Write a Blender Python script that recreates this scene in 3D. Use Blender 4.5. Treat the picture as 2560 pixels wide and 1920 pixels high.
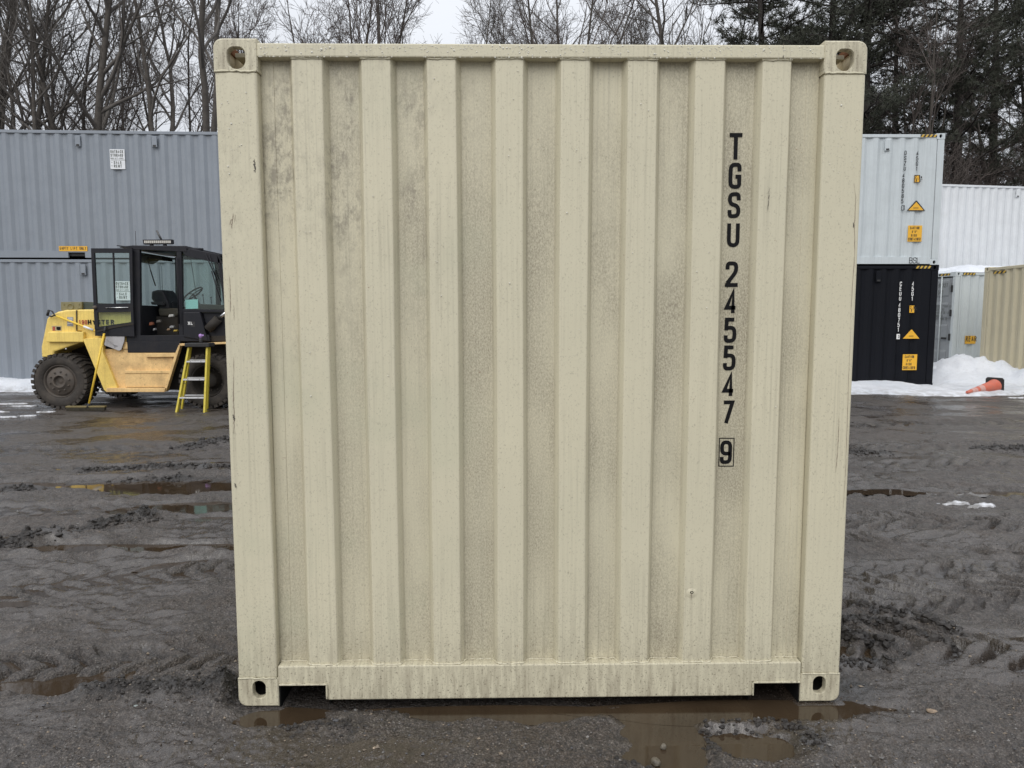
import bpy, math, random
import numpy as np
from mathutils import Vector, Matrix

random.seed(7)
rng = np.random.default_rng(11)
scene = bpy.context.scene
for o in list(bpy.data.objects):
    bpy.data.objects.remove(o)
col = scene.collection

# ------------------------------------------------------------------ camera
CAM = np.array([-0.15174, -2.74360, 1.56526])
YAW, PITCH, ROLL, FPX = 0.0135334, -0.0944210, -0.0014053, 1775.0
def cam_axes():
    cy, sy, cp, sp = math.cos(YAW), math.sin(YAW), math.cos(PITCH), math.sin(PITCH)
    fw = np.array([sy*cp, cy*cp, sp]); r0 = np.array([cy, -sy, 0.0]); u0 = np.cross(r0, fw)
    c, s = math.cos(ROLL), math.sin(ROLL)
    return c*r0 + s*u0, -s*r0 + c*u0, fw
AX_R, AX_U, AX_F = cam_axes()
cd = bpy.data.cameras.new("camera")
cam = bpy.data.objects.new("camera", cd)
col.objects.link(cam)
cam.matrix_world = Matrix(((AX_R[0], AX_U[0], -AX_F[0], CAM[0]), (AX_R[1], AX_U[1], -AX_F[1], CAM[1]),
                           (AX_R[2], AX_U[2], -AX_F[2], CAM[2]), (0, 0, 0, 1)))
cd.sensor_width = 36.0
cd.lens = FPX / 2560.0 * 36.0
cd.clip_start, cd.clip_end = 0.05, 2000.0
scene.camera = cam

def survey(a, b, Y):
    """metres (x, z) of a photo point (2560 px scale) lying in the upright plane at distance Y"""
    d = AX_F + ((a-1280.0)*AX_R + (960.0-b)*AX_U)/FPX
    p = CAM + d*(Y-CAM[1])/d[1]
    return float(p[0]), float(p[2])

# ------------------------------------------------------------------ light
SUN_EL, SUN_AZ = math.radians(42), math.radians(200)
w = bpy.data.worlds.new("World"); scene.world = w; w.use_nodes = True
nt = w.node_tree; nt.nodes.clear()
N = nt.nodes.new; L = nt.links.new
out = N("ShaderNodeOutputWorld"); bg = N("ShaderNodeBackground"); bg.inputs[1].default_value = 0.1
sky = N("ShaderNodeTexSky"); sky.sky_type = 'NISHITA'; sky.sun_disc = False
sky.sun_elevation = SUN_EL; sky.sun_rotation = SUN_AZ
tc = N("ShaderNodeTexCoord"); sep = N("ShaderNodeSeparateXYZ"); L(tc.outputs['Generated'], sep.inputs[0])
mr = N("ShaderNodeMapRange"); mr.inputs[1].default_value = 0.0; mr.inputs[2].default_value = 1.0
mr.inputs[3].default_value = 5.1; mr.inputs[4].default_value = 13.5      # overcast sky: zenith brighter than the horizon
L(sep.outputs[2], mr.inputs[0])
mp = N("ShaderNodeMapping"); mp.inputs['Scale'].default_value = (1.0, 1.0, 2.6); L(tc.outputs['Generated'], mp.inputs[0])
cn = N("ShaderNodeTexNoise"); cn.inputs['Scale'].default_value = 2.3; cn.inputs['Detail'].default_value = 5; L(mp.outputs[0], cn.inputs[0])
cr = N("ShaderNodeMapRange"); cr.inputs[1].default_value = 0.3; cr.inputs[2].default_value = 0.7
cr.inputs[3].default_value = 0.93; cr.inputs[4].default_value = 1.07; L(cn.outputs[0], cr.inputs[0])
mul = N("ShaderNodeMath"); mul.operation = 'MULTIPLY'; L(mr.outputs[0], mul.inputs[0]); L(cr.outputs[0], mul.inputs[1])
cc = N("ShaderNodeCombineColor")
for i, k in enumerate((0.955, 0.985, 1.04)):
    m_ = N("ShaderNodeMath"); m_.operation = 'MULTIPLY'; m_.inputs[1].default_value = k
    L(mul.outputs[0], m_.inputs[0]); L(m_.outputs[0], cc.inputs[i])
mixs = N("ShaderNodeMix"); mixs.data_type = 'RGBA'; mixs.inputs[0].default_value = 0.93
L(sky.outputs[0], mixs.inputs[6]); L(cc.outputs[0], mixs.inputs[7])
L(mixs.outputs[2], bg.inputs[0]); L(bg.outputs[0], out.inputs[0])

sd = bpy.data.lights.new("sun", 'SUN'); sd.energy = 1.35; sd.angle = math.radians(55); sd.color = (1.0, 0.97, 0.92)
sun = bpy.data.objects.new("sun", sd); col.objects.link(sun)
sdir = Vector((math.sin(SUN_AZ)*math.cos(SUN_EL), math.cos(SUN_AZ)*math.cos(SUN_EL), math.sin(SUN_EL)))
sun.rotation_euler = sdir.to_track_quat('Z', 'Y').to_euler()
vs = scene.view_settings
vs.view_transform = 'Standard'; vs.look = 'None'; vs.exposure = 0.25; vs.gamma = 1.0; vs.use_curve_mapping = False

# ------------------------------------------------------------------ node helpers
class NM:
    def __init__(self, name):
        self.m = bpy.data.materials.new(name); self.m.use_nodes = True
        self.t = self.m.node_tree; self.t.nodes.clear()
        self.out = self.t.nodes.new("ShaderNodeOutputMaterial")
        self.co = self.t.nodes.new("ShaderNodeTexCoord").outputs['Object']
    def n(self, t): return self.t.nodes.new(t)
    def set(self, sock, v):
        if hasattr(v, 'is_linked') or isinstance(v, bpy.types.NodeSocket): self.t.links.new(v, sock)
        elif isinstance(v, (tuple, list)) and len(v) == 3 and sock.type == 'RGBA': sock.default_value = (*v, 1)
        else: sock.default_value = v
    def math(self, op, a, b=0.0, clamp=False):
        q = self.n("ShaderNodeMath"); q.operation = op; q.use_clamp = clamp
        self.set(q.inputs[0], a); self.set(q.inputs[1], b); return q.outputs[0]
    def ramp(self, v, a, b, c=0.0, d=1.0):
        q = self.n("ShaderNodeMapRange"); self.set(q.inputs[0], v)
        for i, x in enumerate((a, b, c, d)): q.inputs[i+1].default_value = x
        return q.outputs[0]
    def mix(self, f, a, b, mode='MIX'):
        q = self.n("ShaderNodeMix"); q.data_type = 'RGBA'; q.blend_type = mode
        self.set(q.inputs[0], f); self.set(q.inputs[6], a); self.set(q.inputs[7], b); return q.outputs[2]
    def map(self, sc=(1, 1, 1), loc=(0, 0, 0), v=None):
        q = self.n("ShaderNodeMapping"); q.inputs['Scale'].default_value = sc; q.inputs['Location'].default_value = loc
        self.set(q.inputs[0], v or self.co); return q.outputs[0]
    def noise(self, s, d=4, v=None, rough=0.55, dist=0.0):
        q = self.n("ShaderNodeTexNoise"); q.inputs['Scale'].default_value = s; q.inputs['Detail'].default_value = d
        q.inputs['Roughness'].default_value = rough; q.inputs['Distortion'].default_value = dist
        self.set(q.inputs[0], v or self.co); return q.outputs[0]
    def voro(self, s, v=None, out='Distance'):
        q = self.n("ShaderNodeTexVoronoi"); q.inputs['Scale'].default_value = s
        self.set(q.inputs[0], v or self.co); return q.outputs[out]
    def xyz(self, v=None):
        q = self.n("ShaderNodeSeparateXYZ"); self.set(q.inputs[0], v or self.co); return q.outputs
    def bump(self, h, s, d=0.01, nrm=None):
        q = self.n("ShaderNodeBump"); self.set(q.inputs['Strength'], s); q.inputs['Distance'].default_value = d
        self.set(q.inputs['Height'], h)
        if nrm is not None: self.set(q.inputs['Normal'], nrm)
        return q.outputs[0]
    def bsdf(self, colr, rough=0.6, metal=0.0, nrm=None, spec=None, coat=0.0):
        q = self.n("ShaderNodeBsdfPrincipled")
        self.set(q.inputs['Base Color'], colr); self.set(q.inputs['Roughness'], rough); self.set(q.inputs['Metallic'], metal)
        if spec is not None: self.set(q.inputs['Specular IOR Level'], spec)
        if coat: q.inputs['Coat Weight'].default_value = coat
        if nrm is not None: self.set(q.inputs['Normal'], nrm)
        self.t.links.new(q.outputs[0], self.out.inputs[0]); return self.m

def worn(name, c, rough=0.55, dirt=(0.05, 0.04, 0.03), amt=0.25, scale=6.0, metal=0.0, streak=0.0, rust=0.0, spec=None):
    """paint or plastic with grime patches, optional run-down streaks and rust bites"""
    q = NM(name)
    n1 = q.noise(scale, 6, rough=0.65)
    c1 = q.mix(q.ramp(n1, 0.45, 0.75, 0, amt), c, dirt)
    n2 = q.noise(scale*9, 3)
    c2 = q.mix(q.ramp(n2, 0.35, 0.75, 0, amt*0.4), c1, dirt)
    if streak:
        n3 = q.noise(1.0, 5, q.map((38, 38, 1.1)))
        c2 = q.mix(q.ramp(n3, 0.45, 0.75, 0, streak), c2, dirt)
    if rust:
        n4 = q.noise(scale*5, 8, q.map(loc=(3, 5, 7)), rough=0.7)
        c2 = q.mix(q.ramp(n4, 0.62, 0.68, 0, rust), c2, (0.11, 0.045, 0.02))
    return q.bsdf(c2, q.ramp(n1, 0.3, 0.7, rough-0.08, rough+0.15), metal, q.bump(n2, 0.12, 0.004), spec)

M = {}
# ------------------------------------------------------------------ mesh helpers
class MB:
    def __init__(self): self.v = []; self.f = []; self.m = []; self.s = []
    def add(self, vs, fs, m=0, smooth=False):
        b = len(self.v)
        self.v.extend([tuple(map(float, p)) for p in vs])
        for f in fs:
            self.f.append(tuple(i+b for i in f)); self.m.append(m); self.s.append(smooth)
    def box(self, x0, x1, y0, y1, z0, z1, m=0):
        v = [(x, y, z) for x in (x0, x1) for y in (y0, y1) for z in (z0, z1)]
        self.add(v, [(0, 1, 3, 2), (4, 6, 7, 5), (0, 4, 5, 1), (2, 3, 7, 6), (0, 2, 6, 4), (1, 5, 7, 3)], m)
    def prism(self, pts, a0, a1, axis='y', m=0, smooth=False):
        """closed outline extruded along axis; 'y': pts are (x,z); 'x': (y,z); 'z': (x,y)"""
        def P(p, a): return {'y': (p[0], a, p[1]), 'x': (a, p[0], p[1]), 'z': (p[0], p[1], a)}[axis]
        n = len(pts)
        self.add([P(p, a0) for p in pts]+[P(p, a1) for p in pts], [tuple(range(n))[::-1], tuple(range(n, 2*n))], m)
        b = len(self.v)-2*n
        for i in range(n):
            j = (i+1) % n
            self.f.append((b+i, b+j, b+n+j, b+n+i)); self.m.append(m); self.s.append(smooth)
    def ring(self, outer, inner, y0, y1, m=0):
        n = len(outer)
        v = [(p[0], y, p[1]) for y in (y0, y1) for pts in (outer, inner) for p in pts]
        f = []
        for i in range(n):
            j = (i+1) % n
            f += [(i, j, n+j, n+i), (2*n+i, 3*n+i, 3*n+j, 2*n+j), (i, 2*n+i, 2*n+j, j), (n+i, n+j, 3*n+j, 3*n+i)]
        self.add(v, f, m)
    def tube(self, pts, rad, n=8, m=0, cap=True, smooth=True):
        pts = np.asarray(pts, float); k = len(pts)
        rad = np.full(k, rad, float) if np.isscalar(rad) else np.asarray(rad, float)
        t = np.gradient(pts, axis=0); t /= np.linalg.norm(t, axis=1)[:, None]+1e-12
        ref = np.array([0, 0, 1.0]) if abs(t[0][2]) < 0.8 else np.array([1.0, 0, 0])
        a = np.cross(t, ref); a /= np.linalg.norm(a, axis=1)[:, None]+1e-12
        b = np.cross(t, a)
        th = np.arange(n)*2*math.pi/n
        V = pts[:, None]+rad[:, None, None]*(np.cos(th)[None, :, None]*a[:, None]+np.sin(th)[None, :, None]*b[:, None])
        F = [(i*n+j, i*n+(j+1) % n, (i+1)*n+(j+1) % n, (i+1)*n+j) for i in range(k-1) for j in range(n)]
        self.add(V.reshape(-1, 3), F, m, smooth)
        if cap:
            q = len(self.v)-k*n
            self.f.append(tuple(q+j for j in range(n))[::-1]); self.m.append(m); self.s.append(False)
            self.f.append(tuple(q+(k-1)*n+j for j in range(n))); self.m.append(m); self.s.append(False)
    def lathe(self, prof, c, axis='y', n=32, m=0, smooth=True):
        """prof: (radius, distance along axis) pairs"""
        V = []; k = len(prof)
        for r, a in prof:
            for j in range(n):
                t = 2*math.pi*j/n; p = (r*math.cos(t), r*math.sin(t))
                V.append({'y': (c[0]+p[0], c[1]+a, c[2]+p[1]), 'x': (c[0]+a, c[1]+p[0], c[2]+p[1]), 'z': (c[0]+p[0], c[1]+p[1], c[2]+a)}[axis])
        F = [(i*n+j, i*n+(j+1) % n, (i+1)*n+(j+1) % n, (i+1)*n+j) for i in range(k-1) for j in range(n)]
        self.add(V, F, m, smooth)
    def sheet(self, pts, m=0):
        self.add(pts, [tuple(range(len(pts)))], m)
    def build(self, name, mats, parent=None, bev=0.0, seg=2, off=None):
        if not isinstance(mats, (list, tuple)): mats = [mats]
        me = bpy.data.meshes.new(name)
        o0 = np.zeros(3)
        if parent is not None and off is None: o0 = np.array(parent.get('_o', (0, 0, 0)))
        v = np.asarray(self.v, float)-o0
        me.from_pydata(v.tolist(), [], self.f)
        for mm in mats: me.materials.append(mm)
        me.polygons.foreach_set('material_index', self.m)
        me.polygons.foreach_set('use_smooth', self.s)
        me.update()
        o = bpy.data.objects.new(name, me); col.objects.link(o)
        if parent is not None: o.parent = parent
        o['_o'] = [float(x) for x in o0]
        if bev:
            b = o.modifiers.new("bevel", 'BEVEL'); b.width = bev; b.segments = seg; b.limit_method = 'ANGLE'; b.angle_limit = math.radians(50)
        return o

def tag(o, label, cat, group=None, kind=None):
    o['label'] = label; o['category'] = cat
    if group: o['group'] = group
    if kind: o['kind'] = kind
    return o
def thing(name, label, cat, loc=(0, 0, 0), rz=0.0, group=None, local=False):
    """an Empty at the thing's base; parts are given in world metres unless local"""
    o = bpy.data.objects.new(name, None); o.empty_display_size = 0.2; col.objects.link(o)
    o.location = loc; o.rotation_euler = (0, 0, rz)
    o['_o'] = [0.0, 0.0, 0.0] if local else [float(x) for x in loc]
    return tag(o, label, cat, group)
def piece(o, parent, loc=(0, 0, 0), rz=0.0, scale=(1, 1, 1)):
    c = o.copy(); col.objects.link(c); c.parent = parent; c.location = loc; c.rotation_euler = (0, 0, rz); c.scale = scale
    return c

# ------------------------------------------------------------------ lettering (stencil-like strokes)
def fillet(pts, r):
    if len(pts) < 3: return pts
    o = [pts[0]]
    for i in range(1, len(pts)-1):
        a, b, c = map(np.array, (pts[i-1], pts[i], pts[i+1]))
        la, lc = np.linalg.norm(a-b), np.linalg.norm(c-b); q = min(r, la*0.5, lc*0.5)
        p0, p1 = b+(a-b)/la*q, b+(c-b)/lc*q
        for t in (0, 0.25, 0.5, 0.75, 1): o.append(tuple((1-t)**2*p0+2*t*(1-t)*b+t*t*p1))
    return o+[pts[-1]]
W_ = 0.5
GL = {  # (rounded?, points)
 'A': [(0, [(0, 0), (.25, 1), (.5, 0)]), (0, [(.08, .3), (.42, .3)])],
 'B': [(0, [(0, 0), (0, 1)]), (1, [(0, 1), (.47, 1), (.47, .53), (0, .53)]), (1, [(0, .53), (.5, .53), (.5, 0), (0, 0)])],
 'C': [(1, [(.5, .7), (.5, 1), (0, 1), (0, 0), (.5, 0), (.5, .3)])],
 'D': [(0, [(0, 0), (0, 1)]), (1, [(0, 1), (.5, 1), (.5, 0), (0, 0)])],
 'E': [(0, [(.48, 1), (0, 1), (0, 0), (.48, 0)]), (0, [(0, .52), (.4, .52)])],
 'F': [(0, [(.48, 1), (0, 1), (0, 0)]), (0, [(0, .52), (.4, .52)])],
 'G': [(1, [(.5, .7), (.5, 1), (0, 1), (0, 0), (.5, 0), (.5, .3)]), (0, [(.5, .1), (.5, .46), (.28, .46)])],
 'H': [(0, [(0, 0), (0, 1)]), (0, [(.5, 0), (.5, 1)]), (0, [(0, .5), (.5, .5)])],
 'I': [(0, [(.25, 0), (.25, 1)])],
 'K': [(0, [(0, 0), (0, 1)]), (0, [(.5, 1), (0, .42)]), (0, [(.17, .6), (.5, 0)])],
 'L': [(0, [(0, 1), (0, 0), (.46, 0)])],
 'M': [(0, [(0, 0), (0, 1), (.25, .4), (.5, 1), (.5, 0)])],
 'N': [(0, [(0, 0), (0, 1)]), (0, [(0, 1), (.5, 0)]), (0, [(.5, 0), (.5, 1)])],
 'O': [(1, [(.25, 1), (0, 1), (0, 0), (.5, 0), (.5, 1), (.25, 1)])],
 'P': [(0, [(0, 0), (0, 1)]), (1, [(0, 1), (.5, 1), (.5, .46), (0, .46)])],
 'R': [(0, [(0, 0), (0, 1)]), (1, [(0, 1), (.5, 1), (.5, .5), (0, .5)]), (0, [(.25, .5), (.5, 0)])],
 'S': [(1, [(.5, .72), (.5, 1), (0, 1), (0, .56), (.5, .46), (.5, 0), (0, 0), (0, .28)])],
 'T': [(0, [(0, 1), (.5, 1)]), (0, [(.25, 1), (.25, 0)])],
 'U': [(1, [(0, 1), (0, 0), (.5, 0), (.5, 1)])],
 'X': [(0, [(0, 0), (.5, 1)]), (0, [(0, 1), (.5, 0)])],
 'Y': [(0, [(0, 1), (.25, .45), (.5, 1)]), (0, [(.25, .45), (.25, 0)])],
 'Z': [(0, [(0, 1), (.5, 1), (0, 0), (.5, 0)])],
 '1': [(0, [(.06, .8), (.28, 1), (.28, 0)])],
 '2': [(1, [(0, .72), (0, 1), (.5, 1), (.5, .62), (0, .08)]), (0, [(0, .0), (.5, .0)]), (0, [(.12, .2), (0, 0)])],
 '3': [(1, [(0, .74), (0, 1), (.5, 1), (.5, .53), (.15, .53)]), (1, [(.15, .53), (.5, .53), (.5, 0), (0, 0), (0, .26)])],
 '4': [(0, [(.37, 0), (.37, 1), (0, .25), (.52, .25)])],
 '5': [(0, [(.47, 1), (.04, 1), (.02, .5)]), (1, [(.02, .5), (.04, .62), (.5, .62), (.5, 0), (0, 0), (0, .26)])],
 '6': [(1, [(.5, .74), (.5, 1), (0, 1), (0, 0), (.5, 0), (.5, .57), (0, .57)])],
 '7': [(0, [(0, 1), (.5, 1), (.15, 0)])],
 '8': [(1, [(.25, 1), (.03, 1), (.03, .53), (.47, .53), (.47, 1), (.25, 1)]), (1, [(.25, .53), (0, .53), (0, 0), (.5, 0), (.5, .53), (.25, .53)])],
 '9': [(1, [(0, .26), (0, 0), (.5, 0), (.5, 1), (0, 1), (0, .43), (.5, .43)])],
 '-': [(0, [(.08, .45), (.42, .45)])], '.': [(0, [(.2, .02), (.3, .02)])], "'": [(0, [(.25, 1), (.25, .75)])],
 '"': [(0, [(.15, 1), (.15, .75)]), (0, [(.35, 1), (.35, .75)])], '_': [(0, [(-.1, 0), (.6, 0)])],
 'm': [(1, [(0, 0), (0, .6), (.25, .6), (.25, 0)]), (1, [(.25, .5), (.25, .6), (.5, .6), (.5, 0)])],
}
GL['0'] = GL['O']
def glyph(mb, ch, o, U, V, h, wr, st, m=0):
    o, U, V = map(np.array, (o, U, V)); s = st*0.5
    sx, sy = (h*wr*2-st)*2, h-st
    nrm = np.cross(U, V)
    for si, (rd, pts) in enumerate(GL.get(ch, [])):
        if rd:
            pts = fillet(pts, 0.24); pts = [p for i, p in enumerate(pts) if i == 0 or math.hypot(p[0]-pts[i-1][0], p[1]-pts[i-1][1]) > 1e-4]
        P = np.array([((p[0])*sx+s, p[1]*sy+s) for p in pts]) if wr > 0 else None
        n = len(P); Lf, Rt = [], []
        closed = n > 3 and np.allclose(P[0], P[-1])
        for i in range(n):
            a = P[i-1] if i else (P[-2] if closed else None); c = P[i+1] if i < n-1 else (P[1] if closed else None)
            d0 = (P[i]-a)/np.linalg.norm(P[i]-a) if a is not None else None
            d1 = (c-P[i])/np.linalg.norm(c-P[i]) if c is not None else None
            if d0 is None: d0 = d1
            if d1 is None: d1 = d0
            n0, n1 = np.array([-d0[1], d0[0]]), np.array([-d1[1], d1[0]])
            mt = n0+n1; mt /= np.linalg.norm(mt)+1e-9; k = s/max(mt@n0, 0.45)
            q = P[i].copy()
            if not rd and not closed and i in (0, n-1): q = q+(d1*-s if i == 0 else d0*s)*(1 if n < 3 and st > 0 else 0.0)
            Lf.append(q+mt*k); Rt.append(q-mt*k)
        vs = [o+U*p[0]+V*p[1]+nrm*(.00025*si) for p in Lf+Rt]
        mb.add(vs, [(i, n+i, n+i+1, i+1) for i in range(n-1)], m)
def text(mb, s, o, U, V, h, wr=0.25, st=None, gap=0.35, m=0, down=None):
    """row of glyphs from o (bottom left); with down the glyphs step downwards by that pitch"""
    o, U, V = map(lambda q: np.array(q, float), (o, U, V)); st = st or h*0.16
    w_ = h*wr*2
    for i, ch in enumerate(s):
        p = o-V*down*i if down else o+U*(w_*(1+gap))*i
        if ch != ' ': glyph(mb, ch, p, U, V, h, wr, st, m)
UX, UZ = (1, 0, 0), (0, 0, 1)
# ------------------------------------------------------------------ ground relief
_perm = np.random.default_rng(5).integers(0, 1 << 30, 4096)
_gx = np.cos(_perm*0.001); _gy = np.sin(_perm*0.001)
def gnoise(x, y, seed=0):
    xi = np.floor(x).astype(np.int64); yi = np.floor(y).astype(np.int64)
    xf, yf = x-xi, y-yi
    u = xf*xf*xf*(xf*(xf*6-15)+10); v = yf*yf*yf*(yf*(yf*6-15)+10)
    def gr(ix, iy, fx, fy):
        h = (ix*374761393+iy*668265263+seed*974711) & 0x7fffffff
        h = ((h ^ (h >> 13))*1274126177) & 0x7fffffff
        h = (h ^ (h >> 16)) & 4095
        return _gx[h]*fx+_gy[h]*fy
    a = gr(xi, yi, xf, yf); b = gr(xi+1, yi, xf-1, yf); c = gr(xi, yi+1, xf, yf-1); d = gr(xi+1, yi+1, xf-1, yf-1)
    return (a*(1-u)+b*u)*(1-v)+(c*(1-u)+d*u)*v
def fbm(x, y, octv=4, seed=0, g=0.5):
    s = np.zeros_like(x); a = 1.0
    for k in range(octv):
        s += a*gnoise(x*2**k, y*2**k, seed+k*17); a *= g
    return s
def sst(a, b, x):
    t = np.clip((x-a)/(b-a), 0, 1); return t*t*(3-2*t)
def seg_dist(x, y, P):
    """distance to a polyline and the arc length of the nearest point"""
    D = np.full(x.shape, 1e9); S = np.zeros(x.shape); T = np.zeros(x.shape); acc = 0.0
    for (ax, ay), (bx, by) in zip(P[:-1], P[1:]):
        dx, dy = bx-ax, by-ay; l = math.hypot(dx, dy)
        t = np.clip(((x-ax)*dx+(y-ay)*dy)/(l*l), 0, 1)
        ex, ey = x-ax-t*dx, y-ay-t*dy
        d = np.hypot(ex, ey); k = d < D
        D = np.where(k, d, D); S = np.where(k, acc+t*l, S); T = np.where(k, (ex*-dy+ey*dx)/l, T); acc += l
    return D, S, T
# wheel tracks: polyline, half width, sink depth, lug height, lug pitch, slant
TRACKS = [
 ([(-6, -0.1), (-2.3, .30), (-1.35, .50), (1.3, .9)], .17, .012, .020, .15, 1.0),
 ([(-6, .9), (-3.1, 1.30), (-2.5, 1.50), (-1, 1.75)], .22, .012, .013, .17, -1.1),
 ([(-8, 2.02), (-3.2, 2.03), (-1.9, 2.02), (2, 2.1)], .13, .030, .006, .2, .9),
 ([(-8, 3.2), (-4.0, 3.88), (-2.8, 4.02), (2, 4.4)], .26, .022, .010, .2, -.8),
 ([(-8, 2.7), (-3.3, 3.0), (-2.4, 3.1), (0, 3.2)], .22, .016, .009, .2, .8),
 ([(-9, 5.3), (-4.2, 5.7), (-2.2, 6.4), (1, 7)], .3, .014, .014, .22, .7),
 ([(-8, 4.45), (-3.9, 4.55), (-2, 4.6), (1, 4.9)], .2, .012, .010, .22, .7),
 ([(1.2, .52), (1.6, .55), (2.2, .42), (5, .1)], .20, .012, .028, .17, .9),
 ([(1, 1.05), (1.75, .97), (2.9, 1.12), (7, 1.5)], .2, .010, .020, .16, 1.2),
 ([(1, 1.45), (2.45, 1.38), (4, 1.6), (7, 2.0)], .2, .010, .017, .17, -1.0),
 ([(1, 2.2), (2.35, 2.27), (3.3, 1.9), (7, 1.2)], .22, .010, .016, .18, -1.2),
 ([(1, 2.62), (2.5, 2.56), (3.8, 2.5), (8, 2.3)], .24, .014, .024, .19, 1.2),
 ([(1, 3.4), (3.0, 3.5), (4.5, 3.4), (9, 3.2)], .26, .014, .012, .2, .8),
 ([(1, 4.4), (5, 4.6), (10, 4.7)], .28, .010, .014, .22, -1.0),
 ([(1, 5.9), (5, 5.7), (12, 6.1)], .3, .010, .014, .22, .8),
 ([(-3, 7.6), (5, 7.5), (14, 8.2)], .32, .010, .012, .24, .8),
 ([(-12, 7.4), (-5, 7.9), (1, 8.1)], .3, .008, .010, .24, .8),
]
# mud thrown up in ridges: polyline, half width, height
RIDGES = [
 ([(-5.2, 1.85), (-3.66, 2.10), (-3.36, 2.26), (-3.10, 2.55), (-2.93, 2.72)], .085, .055),
 ([(-3.95, 3.84), (-3.44, 4.03), (-3.30, 4.08)], .10, .060),
 ([(-4.5, 4.46), (-3.86, 4.52), (-3.3, 4.57), (-2.95, 4.6)], .06, .035),
 ([(-5.6, 3.45), (-4.69, 3.60), (-4.44, 3.72)], .06, .035),
 ([(-4.0, 5.75), (-3.66, 6.30), (-3.1, 6.4)], .10, .035),
 ([(-1.9, .13), (-1.55, .12), (-1.28, .10)], .06, .035),
 ([(1.75, .95), (1.95, .83), (2.1, .60)], .03, .022), ([(1.30, .64), (1.5, .60), (1.7, .45)], .035, .030),
 ([(1.28, .30), (1.62, .30)], .03, .02), ([(1.5, .78), (1.8, .70), (2.0, .47)], .02, .02),
 ([(3.9, 1.9), (5.2, 2.1)], .07, .03), ([(5.5, 5.5), (6.4, 5.4)], .09, .03), ([(3.6, 5.3), (4.2, 5.2)], .09, .02),
]
# hollows that hold water: centre, half axes, turn, depth, level
POOLS = [
 ((0.45, -0.245), (.19, .20), 0.2, .042, -.008),
 ((0.77, -0.285), (.15, .10), -0.15, .036, -.006),
 ((0.80, -0.060), (.60, .085), 0.0, .044, -.008),
 ((0.05, -0.065), (.66, .062), -0.03, .034, -.009),
 ((-1.04, -0.07), (.19, .070), 0.0, .042, -.009),
 ((-2.60, 2.025), (.80, .10), 0.0, .060, -.015),
 ((-3.55, 2.30), (.50, .12), 0.33, .055, -.015),
 ((-3.75, 3.86), (.75, .18), 0.16, .065, -.015),
 ((-3.10, 3.70), (.75, .22), 0.10, .060, -.015),
 ((-4.75, 3.93), (.45, .16), 0.05, .045, -.018),
 ((-2.85, 3.06), (.55, .20), 0.2, .060, -.016),
 ((-2.35, 2.75), (.35, .09), 0.1, .035, -.020),
 ((-2.07, .195), (.42, .085), 0.12, .042, -.009),
 ((-3.2, 4.9), (.6, .12), 0.05, .035, -.02),
 ((1.42, .42), (.09, .05), 0.0, .030, -.012),
 ((3.30, 3.50), (.50, .10), -0.05, .030, -.018),
 ((4.40, 3.42), (.7, .10), 0.0, .030, -.018),
 ((-2.2, 1.72), (.30, .09), 0.25, .03, -.016),
 ((-3.0, 1.05), (.35, .05), 0.2, .025, -.012),
]
def pool_r(x, y, P):
    (cx, cy), (a, b), t, d, lv = P
    c, s = math.cos(t), math.sin(t); dx, dy = x-cx, y-cy
    return np.sqrt(((dx*c+dy*s)/a)**2+((-dx*s+dy*c)/b)**2)
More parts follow.
